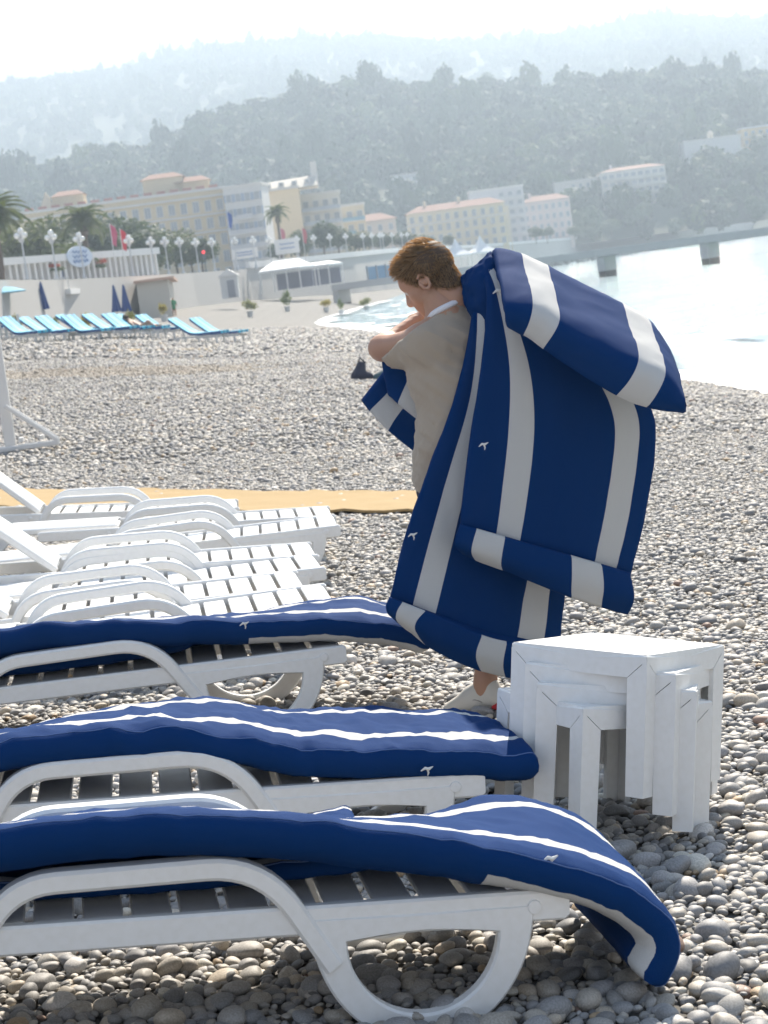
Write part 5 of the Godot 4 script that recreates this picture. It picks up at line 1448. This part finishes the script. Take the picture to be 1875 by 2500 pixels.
func parasol(label: String, at: Vector3, h: float) -> void:
	var o := thing("closed_parasol", label, "parasol", Transform3D(Basis.IDENTITY, at), "closed blue parasols")
	var mb := MB.new()
	mb.tube([Vector3(0, -0.2, 0), Vector3(0, h, 0)], 0.035, 6); part(o, "pole", mb.done(mat("white_paint"), 50.0))
	mb = MB.new()
	var rings := []
	for e in [[0.02, 1.0], [0.1, 0.93], [0.22, 0.7], [0.34, 0.48], [0.46, 0.3], [0.36, 0.29]]:
		var r := PackedVector3Array()
		for k in 16: r.push_back(Vector3(cos(TAU * k / 16.0), 0, -sin(TAU * k / 16.0)) * e[0] * (1.0 if k % 2 else 0.68) + Vector3(0, e[1] * h, 0))
		rings.push_back(r)
	mb.loft(rings); part(o, "canopy", mb.done(mat("parasol_blue", Color(0.014, 0.06, 0.24), 0.8), 30.0))
func build_beach_clubs() -> void:
	var white := mat("white_paint")
	# terraces below the promenade wall
	var o := thing("club_terrace", "white raised terrace with dark openings under the pavilion", "terrace")
	var mb := MB.new()
	mb.box(Vector3(-32.6, 2.2, -192.5), Vector3(5.6, 3.0, 21.0)); part(o, "wall", mb.done(mat("terrace_wall", Color(0.66, 0.65, 0.63), 0.8), 0.0))
	mb = MB.new()
	mb.box(Vector3(-29.6, 3.95, -190.0), Vector3(12.6, 0.45, 25.4)); part(o, "deck", mb.done(white, 0.0))
	for k in 6:
		mb = MB.new(); mb.box(Vector3(-35.0 + k * 2.2, 2.2, -178.2), Vector3(0.4, 3.0, 0.4)); part(o, "pillar", mb.done(white, 0.0))
	for k in 7:
		mb = MB.new(); mb.box(Vector3(-23.9, 2.2, -180.6 - k * 3.4), Vector3(0.4, 3.0, 0.4)); part(o, "pillar", mb.done(white, 0.0))
	for k in 22:
		mb = MB.new(); mb.box(Vector3(-35.2 + k * 0.56, 4.62, -177.5), Vector3(0.07, 0.9, 0.07)); part(o, "baluster", mb.done(white, 0.0))
	mb = MB.new(); mb.box(Vector3(-29.4, 5.1, -177.5), Vector3(12.2, 0.1, 0.16)); part(o, "handrail", mb.done(white, 0.0))
	o = thing("stone_room", "beach storeroom with pale wall and dark shutters along the promenade wall", "building")
	mb = MB.new(); mb.box(Vector3(-20.0, 2.4, -218.0), Vector3(3.0, 3.6, 30.0), Basis(Vector3.UP, 0.07)); part(o, "wall", mb.done(mat("sand_wall", Color(0.55, 0.52, 0.46), 0.85), 0.0))
	mb = MB.new(); mb.box(Vector3(-19.8, 4.33, -218.0), Vector3(3.8, 0.25, 31.0), Basis(Vector3.UP, 0.07)); part(o, "roof", mb.done(mat("terracotta", Color(0.5, 0.33, 0.25), 0.85), 0.0))
	for k in 6:
		mb = MB.new(); mb.box(Vector3(-18.15 - k * 0.32, 2.7, -206.5 - k * 4.6), Vector3(0.6, 1.8, 2.2), Basis(Vector3.UP, 0.07)); part(o, "shutter", mb.done(mat("grey_shutter", Color(0.3, 0.31, 0.34), 0.8), 0.0))
	# kiosk
	o = thing("beach_kiosk", "small white kiosk with a pitched roof at the end of the storeroom", "kiosk", Transform3D(Basis.IDENTITY, Vector3(-13.6, 1.7, -236.0)))
	mb = MB.new(); mb.box(Vector3(0, 1.2, 0), Vector3(1.9, 2.4, 1.9)); part(o, "wall", mb.done(mat("kiosk_wall", Color(0.62, 0.62, 0.61), 0.8), 0.0))
	mb = MB.new(); mb.loft([PackedVector3Array([Vector3(-1.2, 2.4, 1.1), Vector3(0, 3.2, 1.1), Vector3(1.2, 2.4, 1.1)]), PackedVector3Array([Vector3(-1.2, 2.4, -1.1), Vector3(0, 3.2, -1.1), Vector3(1.2, 2.4, -1.1)])]); part(o, "roof", mb.done(white, 0.0))
	mb = MB.new(); mb.box(Vector3(0.2, 1.0, 0.96), Vector3(0.8, 1.9, 0.06)); part(o, "door", mb.done(mat("grey_shutter"), 0.0))
	# restaurant tents
	for e in [[-8.6, -286.0, 5.6, 1.2, "large white restaurant tent with a shining peaked roof"], [-4.4, -298.0, 4.6, 0.5, "low white awning next to the large restaurant tent"]]:
		o = thing("white_tent", e[4], "tent", Transform3D(Basis(Vector3.UP, -0.25), Vector3(e[0], 1.9, e[1])))
		mb = MB.new()
		mb.loft([PackedVector3Array([Vector3(-e[2] / 2, 2.5, 4), Vector3(e[2] / 2, 2.5, 4), Vector3(e[2] / 2, 2.5, -4), Vector3(-e[2] / 2, 2.5, -4)]), PackedVector3Array([Vector3(-e[2] / 2, 2.75, 4), Vector3(e[2] / 2, 2.75, 4), Vector3(e[2] / 2, 2.75, -4), Vector3(-e[2] / 2, 2.75, -4)]), PackedVector3Array([Vector3(-e[2] * 0.3, 2.7 + e[3], 0.3), Vector3(e[2] * 0.3, 2.7 + e[3], 0.3), Vector3(e[2] * 0.3, 2.7 + e[3], -0.3), Vector3(-e[2] * 0.3, 2.7 + e[3], -0.3)])])
		part(o, "canopy", mb.done(mat("canvas", Color(0.8, 0.8, 0.79), 0.7), 0.0))
		for k in 8:
			mb = MB.new(); mb.box(Vector3(-e[2] / 2 + 0.1 + (e[2] - 0.2) * (k % 4) / 3.0, 1.2, 3.8 if k < 4 else -3.8), Vector3(0.14, 2.7, 0.14)); part(o, "post", mb.done(white, 0.0))
		mb = MB.new(); mb.box(Vector3(0, 1.1, -3.2), Vector3(e[2] - 0.6, 2.2, 0.2)); part(o, "back_screen", mb.done(mat("grey_blue_cloth", Color(0.28, 0.30, 0.38), 0.9), 0.0))
	for e in [[22.2, -450.0], [27.4, -450.0]]:
		o = thing("pyramid_tent", "small white pyramid tent far along the beach behind the shoulder", "tent", Transform3D(Basis(Vector3.UP, 0.5), Vector3(e[0], 2.0, e[1])), "white pyramid tents")
		mb = MB.new()
		var rings := []
		for q in [[2.4, 2.2], [2.4, 2.5], [1.2, 3.5], [0.5, 4.6], [0.05, 6.0]]: rings.push_back(PackedVector3Array([Vector3(-q[0], q[1], q[0]), Vector3(q[0], q[1], q[0]), Vector3(q[0], q[1], -q[0]), Vector3(-q[0], q[1], -q[0])]))
		mb.loft(rings); part(o, "canopy", mb.done(mat("canvas"), 30.0))
		for k in 4:
			mb = MB.new(); mb.box(Vector3(2.2 if k & 1 else -2.2, 1.0, 2.2 if k & 2 else -2.2), Vector3(0.1, 2.6, 0.1)); part(o, "post", mb.done(white, 0.0))
	# blue storage panels under the ramp
	for k in 3:
		o = thing("blue_hoarding", "blue panel fence standing against the ramp of the promenade wall", "hoarding", Transform3D(Basis(Vector3.UP, 1.15), Vector3(2.5 + k * 3.2, 1.6, -385.0 - k * 26.0)), "blue panels along the ramp")
		mb = MB.new(); mb.box(Vector3(0, 1.3, 0), Vector3(17.0, 2.4, 0.2)); part(o, "panel", mb.done(mat("panel_blue", Color(0.10, 0.22, 0.36), 0.7), 0.0))
		for q in 5:
			mb = MB.new(); mb.box(Vector3(-8.5 + q * 4.25, 1.2, 0.2), Vector3(0.3, 3.0, 0.2)); part(o, "post", mb.done(mat("grey_shutter"), 0.0))
	# parasols, shrubs, an open blue sunshade
	parasol("closed dark blue parasol behind the left group of blue loungers", ground(-24.4, -165.0), 3.1)
	parasol("closed dark blue parasol behind the left group of blue loungers", ground(-23.9, -165.0), 3.1)
	parasol("closed dark blue parasol in front of the stone storeroom", ground(-19.5, -175.0), 3.2)
	parasol("closed dark blue parasol in front of the stone storeroom", ground(-18.7, -175.0), 3.2)
	o = thing("open_sunshade", "flat light blue sunshade open over the terrace edge", "parasol", Transform3D(Basis.IDENTITY, ground(-24.6, -150.0)))
	mb = MB.new(); mb.lathe([[0.0, 2.62], [1.0, 2.45], [1.8, 2.15], [1.78, 2.08], [0.0, 2.5]], 16); part(o, "canopy", mb.done(mat("sunshade_blue", Color(0.16, 0.42, 0.56), 0.8), 20.0))
	mb = MB.new(); mb.tube([Vector3(0, -0.2, 0), Vector3(0, 2.6, 0)], 0.04, 6); part(o, "pole", mb.done(white, 50.0))
	var sh := [[-19.0, -120.0, 0.9, 0.9, 0], [-17.3, -122.0, 1.1, 0.8, 0], [-15.2, -120.0, 1.0, 1.3, 0], [-12.6, -118.0, 1.2, 1.2, 0], [-20.6, -118.0, 0.9, 1.0, 0], [-16.2, -180.0, 1.2, 1.4, 1], [-10.0, -200.0, 2.0, 1.3, 1], [-7.2, -222.0, 1.6, 1.9, 1], [-3.2, -222.0, 1.9, 1.1, 1], [1.0, -230.0, 1.8, 1.1, 1], [-1.6, -214.0, 0.9, 1.3, 1]]
	for i in sh.size():
		var e: Array = sh[i]
		shrub("green shrub growing behind the blue loungers" if e[4] == 0 else "shrub in a pale planter in front of the beach restaurant", ground(e[0], e[1]), e[2], e[3], [Color(0.14, 0.15, 0.05), Color(0.09, 0.12, 0.05), Color(0.26, 0.22, 0.06)][i % 3], i, e[4] == 1)
	# light blue loungers
	var proto := blue_lounger_proto()
	var spots := [[-12.9, -83.0, -38], [-12.2, -84.4, -24], [-11.8, -85.6, -36], [-11.1, -87.2, -22], [-10.6, -84.2, -40], [-9.9, -86.0, -27], [-9.3, -86.9, -38], [-8.9, -88.4, -24], [-8.3, -90.6, -34], [-15.0, -86.0, -20], [-6.2, -82.9, -22], [-5.5, -84.2, -29]]
	for i in spots.size():
		var e: Array = spots[i]
		var t := Transform3D(Basis(Vector3.UP, deg_to_rad(e[2])) * Basis(Vector3.BACK, -0.04) * Basis.from_scale(Vector3.ONE * 1.15), ground(e[0], e[1]))
		var lb := "light blue striped beach lounger with its back raised, by the white picket fence" if i < 10 else "light blue striped lounger of the pair standing apart on the far beach"
		if i == 0: proto.transform = t
		else: copy_of(proto, t, lb)
	# sunbather and a person in green
	o = thing("person", "person lying back on a light blue lounger in the distance", "person", Transform3D(Basis(Vector3.UP, deg_to_rad(-24)), ground(-8.9, -88.4)))
	mb = MB.new()
	flesh(mb, [[Vector3(-0.1, 0.5, 0), Vector3(-0.52, 0.72, 0), 0.13, 0.15], [Vector3(-0.6, 0.84, 0), Vector3(-0.74, 0.98, 0), 0.06, 0.1], [Vector3(-0.05, 0.5, 0.08), Vector3(0.36, 0.68, 0.1), 0.09, 0.07], [Vector3(0.36, 0.68, 0.1), Vector3(0.7, 0.46, 0.1), 0.065, 0.045], [Vector3(-0.05, 0.5, -0.08), Vector3(0.4, 0.52, -0.1), 0.09, 0.065], [Vector3(0.4, 0.52, -0.1), Vector3(0.85, 0.48, -0.1), 0.06, 0.04], [Vector3(-0.5, 0.76, 0.17), Vector3(-0.25, 0.6, 0.24), 0.05, 0.04], [Vector3(-0.5, 0.76, -0.17), Vector3(-0.25, 0.6, -0.24), 0.05, 0.04]], 0.03, 0.03)
	part(o, "body", mb.done(mat("skin", Color(0.44, 0.25, 0.17), 0.55, {"subsurf_scatter_enabled": true, "subsurf_scatter_strength": 0.12}), 70.0))
	mb = MB.new(); flesh(mb, [[Vector3(-0.68, 0.98, 0), Vector3(-0.76, 1.01, 0), 0.1, 0.1]], 0.025, 0.02); part(o, "hair", mb.done(mat("hair_cap", Color(0.075, 0.045, 0.026), 0.7), 70.0))
	o = thing("person", "person in green standing by the pale storeroom wall", "person", Transform3D(Basis.IDENTITY, ground(-17.4, -205.0)))
	mb = MB.new()
	flesh(mb, [[Vector3(0, 0.95, 0), Vector3(0, 1.4, 0), 0.16, 0.17], [Vector3(0, 1.5, 0), Vector3(0, 1.68, 0), 0.06, 0.1], [Vector3(0.1, 0.9, 0), Vector3(0.1, 0.05, 0), 0.1, 0.06], [Vector3(-0.1, 0.9, 0), Vector3(-0.12, 0.05, 0.1), 0.1, 0.06], [Vector3(0.2, 1.4, 0), Vector3(0.32, 0.95, 0.1), 0.06, 0.045], [Vector3(-0.2, 1.4, 0), Vector3(-0.34, 0.95, 0.1), 0.06, 0.045]], 0.04, 0.03)
	part(o, "body", mb.done(mat("skin"), 70.0))
	mb = MB.new(); flesh(mb, [[Vector3(0, 0.8, 0), Vector3(0, 1.4, 0), 0.19, 0.19], [Vector3(0.18, 1.42, 0), Vector3(0.27, 1.2, 0.04), 0.08, 0.08], [Vector3(-0.18, 1.42, 0), Vector3(-0.27, 1.2, 0.04), 0.08, 0.08]], 0.04, 0.03); part(o, "shirt", mb.done(mat("green_cotton", Color(0.05, 0.28, 0.13), 0.9), 70.0))
	# picket fence
	o = thing("picket_fence", "short white picket fence in front of the light blue loungers", "fence", Transform3D(Basis(Vector3.UP, 0.25), ground(-14.4, -84.0)))
	var pk := MB.new()
	pk.loft([PackedVector3Array([Vector3(-0.05, 0, 0.02), Vector3(0.05, 0, 0.02), Vector3(0.05, 0.75, 0.02), Vector3(0, 0.85, 0.02), Vector3(-0.05, 0.75, 0.02)]), PackedVector3Array([Vector3(-0.05, 0, -0.02), Vector3(0.05, 0, -0.02), Vector3(0.05, 0.75, -0.02), Vector3(0, 0.85, -0.02), Vector3(-0.05, 0.75, -0.02)])])
	var pkm := pk.done(white, 0.0)
	for k in 9: part(o, "picket", pkm, Transform3D(Basis.IDENTITY, Vector3(-0.6 + k * 0.2, 0, 0)))
	for y in [0.2, 0.6]:
		mb = MB.new(); mb.box(Vector3(0.2, y, -0.045), Vector3(1.9, 0.08, 0.04)); part(o, "rail", mb.done(white, 0.0))
	for x in [-0.75, 1.15]:
		mb = MB.new(); mb.box(Vector3(x, 0.4, 0), Vector3(0.1, 1.0, 0.1)); part(o, "post", mb.done(white, 0.0))
	# ochre mats
	var och := mat("ochre_cloth", Color(0.35, 0.245, 0.115), 0.95)
	var rg := FastNoiseLite.new(); rg.seed = 71; rg.frequency = 1.4; rg.fractal_octaves = 3
	for e in [[Vector2(1.0, -16.55), Vector2(-4.0, -20.1), 1.4, "long ochre cloth mat spread on the pebbles behind the white loungers", 60], [Vector2(-5.2, -71.7), Vector2(-8.2, -68.4), 0.8, "narrow ochre mat lying on the pebbles before the blue loungers", 30]]:
		mb = MB.new()
		var dir: Vector2 = (e[1] - e[0]).normalized()
		var nrm := Vector2(-dir.y, dir.x)
		var rings := []
		for i in int(e[4]) + 1:
			var t := i / float(e[4])
			var r := PackedVector3Array()
			var und := PackedVector3Array()
			for k in 13:
				var f := k / 12.0 - 0.5
				var p: Vector2 = e[0].lerp(e[1], t) + nrm * f * e[2] * (1.0 + 0.12 * rg.get_noise_1d(t * 9.0 + (40.0 if f > 0 else 0.0)))
				var g := ground(p.x, p.y, 0.035 + 0.022 * (0.6 + rg.get_noise_2d(p.x * 2.0, p.y * 2.0)))
				r.push_back(g); und.push_back(g - Vector3(0, 0.02, 0))
			und.reverse()
			r.append_array(und); rings.push_back(r)
		mb.loft(rings); one("beach_mat", mb.done(och, 60.0), e[3], "mat")
	# white stand
	o = thing("white_stand", "white post with triangular braced foot standing on the pebbles", "stand", Transform3D(Basis(Vector3.UP, 0.1), ground(-4.5, -26.5)))
	mb = MB.new(); mb.box(Vector3(0, 0.95, 0), Vector3(0.14, 2.0, 0.1), Basis.IDENTITY, 0.01); part(o, "post", mb.done(white, 30.0))
	for s in [-1, 1]:
		mb = MB.new(); mb.box(Vector3(0.2, 0.05, 0.14 * s), Vector3(0.8, 0.06, 0.05), Basis.IDENTITY, 0.008); part(o, "foot", mb.done(white, 30.0))
		mb = MB.new(); mb.box(Vector3(0.3, 0.33, 0.14 * s), Vector3(0.05, 0.78, 0.045), Basis(Vector3.BACK, 0.85), 0.008); part(o, "brace", mb.done(white, 30.0))
	for k in 2:
		mb = MB.new(); mb.box(Vector3(0.14 + 0.26 * k, 0.14, 0), Vector3(0.05, 0.05, 0.23)); part(o, "crossbar", mb.done(white, 0.0))
	# bag
	o = thing("beach_bag", "dark blue bag left on the pebbles near the water", "bag", Transform3D(Basis(Vector3.UP, 0.3), ground(-0.05, -41.8)))
	mb = MB.new(); flesh(mb, [[Vector3(-0.1, 0.1, 0), Vector3(-0.02, 0.3, 0), 0.13, 0.09], [Vector3(-0.12, 0.08, 0), Vector3(0.1, 0.06, 0), 0.12, 0.1]], 0.025, 0.03); part(o, "body", mb.done(mat("bag_navy", Color(0.03, 0.035, 0.06), 0.8), 60.0))
	mb = MB.new(); mb.tube([Vector3(-0.1, 0.3, 0.06), Vector3(-0.04, 0.46, 0.04), Vector3(0.06, 0.34, 0.06)], 0.018, 6); part(o, "strap", mb.done(mat("bag_navy"), 60.0))
	o = thing("beach_towel", "crumpled dark and teal towel beside the dark bag", "towel", Transform3D(Basis.IDENTITY, ground(0.32, -41.7)))
	mb = MB.new(); flesh(mb, [[Vector3(-0.1, 0.06, 0), Vector3(0.08, 0.12, 0), 0.09, 0.07], [Vector3(0.08, 0.1, 0), Vector3(0.2, 0.05, 0.05), 0.06, 0.06]], 0.025, 0.03); part(o, "cloth", mb.done(mat("towel_dark", Color(0.05, 0.10, 0.12), 0.9), 60.0))
	# pier
	var pier := thing("pier", "low grey pier on square pillars running out over the sea", "pier")
	var p0 := Vector3(-2.0, 0, -268.5)
	var dv := Vector3(10.0, 0, 9.7)
	var conc := mat("concrete", Color(0.50, 0.50, 0.49), 0.9)
	var pb := Basis(dv.normalized(), Vector3.UP, dv.normalized().cross(Vector3.UP))
	for k in 12:
		mb = MB.new(); mb.box(Vector3(0, 1.22, 0), Vector3(13.93, 0.68, 2.6), Basis.IDENTITY, 0.04)
		part(pier, "deck", mb.done(conc, 30.0), Transform3D(pb, p0 + dv * (k + 0.5)))
		mb = MB.new(); mb.box(Vector3(0, 0.06, 0), Vector3(1.05, 1.6, 2.2), Basis.IDENTITY, 0.05)
		var pl := part(pier, "pillar", mb.done(conc, 30.0), Transform3D(pb, p0 + dv * (k + 0.03)))
		mb = MB.new(); mb.box(Vector3(0, -1.65, 0), Vector3(1.0, 1.95, 2.0)); part(pl, "wet_foot", mb.done(mat("wet_concrete", Color(0.12, 0.11, 0.10), 0.5), 0.0))
	for s in [-1, 1]:
		mb = MB.new(); mb.box(p0 + dv * 6.0 + pb * Vector3(0, 1.62, 1.22 * s), Vector3(167.0, 0.18, 0.14), pb); part(pier, "kerb", mb.done(conc, 0.0))
	# breakwater rocks
	var rng := RandomNumberGenerator.new(); rng.seed = 88
	var rock := pebble_mesh(640, 1, mat("rock", Color(0.22, 0.21, 0.2), 0.9))
	var xf := []
	for k in 160:
		var t := rng.randf()
		xf.push_back(Transform3D(Basis(Vector3(rng.randfn(), rng.randfn(), rng.randfn()).normalized(), rng.randf() * TAU).scaled(Vector3.ONE * rng.randf_range(1.0, 2.3)), Vector3(lerpf(26.0, 105.0, t) + rng.randfn() * 1.5, -1.2 + rng.randf() * 1.6, lerpf(-560.0, -800.0, t) + rng.randfn() * 3.0)))
	var br := stuff(self, "breakwater", rock, xf)
	tag(br, "line of dark breakwater rocks along the far shore", "rocks")

# ------------------------------------------------------------------ the scene
func _ready() -> void:
	var cam := Camera3D.new()
	cam.name = "camera"
	cam.position = Vector3(0, 1.6, 0)
	cam.rotation_degrees = Vector3(-6.2, 0, -7.5)
	cam.fov = 27.05; cam.near = 0.1; cam.far = 6000.0
	var lens := CameraAttributesPhysical.new()
	lens.frustum_focal_length = 49.89; lens.frustum_focus_distance = 6.4; lens.exposure_aperture = 7.0
	lens.frustum_near = 0.1; lens.frustum_far = 6000.0
	cam.attributes = lens
	add_child(cam)
	cam.fov = 27.05
	var env := Environment.new()
	env.background_mode = Environment.BG_SKY
	var sky := Sky.new()
	var sm := ProceduralSkyMaterial.new()
	sm.sky_top_color = Color(0.56, 0.69, 0.86); sm.sky_horizon_color = Color(1.0, 1.0, 1.0); sm.sky_curve = 0.42; sm.sky_energy_multiplier = 0.72
	sm.ground_bottom_color = Color(0.5, 0.5, 0.5); sm.ground_horizon_color = Color(0.9, 0.92, 0.94)
	sm.sun_angle_max = 40.0; sm.sun_curve = 0.12
	sky.sky_material = sm; env.sky = sky
	env.tonemap_mode = Environment.TONE_MAPPER_LINEAR
	env.tonemap_exposure = 2.0
	env.volumetric_fog_enabled = true; env.volumetric_fog_density = 0.0005; env.volumetric_fog_anisotropy = 0.55; env.volumetric_fog_albedo = Color(0.84, 0.92, 1.0)
	env.sdfgi_enabled = true; env.ssao_enabled = true; env.ssil_enabled = true
	var we := WorldEnvironment.new()
	we.environment = env; add_child(we)
	var sun := DirectionalLight3D.new()
	sun.name = "sun"
	var el := deg_to_rad(43.0)
	var az := deg_to_rad(14.0)
	var to_sun := Vector3(sin(az) * cos(el), sin(el), -cos(az) * cos(el))
	sun.look_at_from_position(to_sun * 10.0, Vector3.ZERO)
	sun.light_energy = 1.6; sun.light_color = Color(1.0, 0.96, 0.9); sun.light_angular_distance = 0.6; sun.shadow_enabled = true
	add_child(sun)

	build_beach()
	build_sea()
	build_hills()
	build_town()
	build_promenade()
	build_beach_clubs()
	white_plastic = mat("white_plastic", Color(0.80, 0.80, 0.79), 0.36)
	white_plastic.albedo_texture = noise_image(44, 0.02, FastNoiseLite.TYPE_SIMPLEX, 512, Color(0.97, 0.967, 0.957), Color(1, 1, 1), 6, 0.0, 0.6)
	white_plastic.uv1_triplanar = true; white_plastic.uv1_scale = Vector3.ONE * 2.6
	white_plastic.roughness_texture = noise_image(45, 0.03, FastNoiseLite.TYPE_SIMPLEX, 256, Color(0.85, 0.85, 0.85), Color(1, 1, 1), 4)
	lounger_parts(); table_parts()
	lounger(Vector3(-0.69, 0.02, -4.757), 8, -6, 0, 0, "white lounger in front under a loosely arched blue cushion", "")
	lounger(Vector3(-0.85, -0.01, -6.05), 6, -5, 0, 0, "white lounger under a wrinkled blue cushion beside the stacked tables", "")
	lounger(Vector3(-1.227, 0.0, -8.05), 6, -1.5, 0, 0, "white lounger under the blue cushion that dips over its foot end", "")
	var row := "bare white loungers in a row"
	lounger(Vector3(-1.26, -0.03, -9.30), 6, -0.7, 0, 0, "bare white lounger lying flat next to the cushioned loungers", row)
	lounger(Vector3(-1.42, -0.03, -10.05), 6, -2, 0, 36, "bare white lounger set back with raised backrest, second from the cushions", row)
	lounger(Vector3(-1.352, -0.06, -10.9), 6, -2.2, 0, 0, "bare white lounger lying flat, third from the cushioned loungers", row)
	lounger(Vector3(-1.4, -0.03, -11.5), 5, -4.2, 0, 38, "bare white lounger with raised backrest, fourth from the cushioned loungers", row)
	lounger(Vector3(-1.27, -0.06, -12.6), 3, -1.1, 0, 0, "bare white lounger lying flat, third from the ochre mat", row)
	lounger(Vector3(-1.34, -0.08, -13.9), 4, -4.5, 0, 0, "bare white lounger lying flat, second from the ochre mat", row)
	lounger(Vector3(-2.03, -0.04, -15.1), 4, -6, 0, 38, "bare white lounger with raised backrest at the ochre mat", row)
	var tb := Transform3D(Basis(Vector3.BACK, deg_to_rad(-9.0)) * Basis(Vector3.RIGHT, deg_to_rad(-3.5)), Vector3(0.505, -0.075, -6.1))
	var spec := [[0.0, 0.0, 28.0, "lowest white side table of the stack, standing on the pebbles"], [0.055, 0.05, -12.0, "white side table in the stack, just above the lowest one"],
		[0.06, 0.1, -26.0, "white side table in the stack, just under the top one"], [0.04, 0.15, -38.0, "topmost white slatted side table of the stack"]]
	for s in spec:
		side_table(tb * Transform3D(Basis(Vector3.UP, deg_to_rad(s[2])), Vector3(s[0], s[1], 0)), s[3])
	build_cushions()
	build_man()
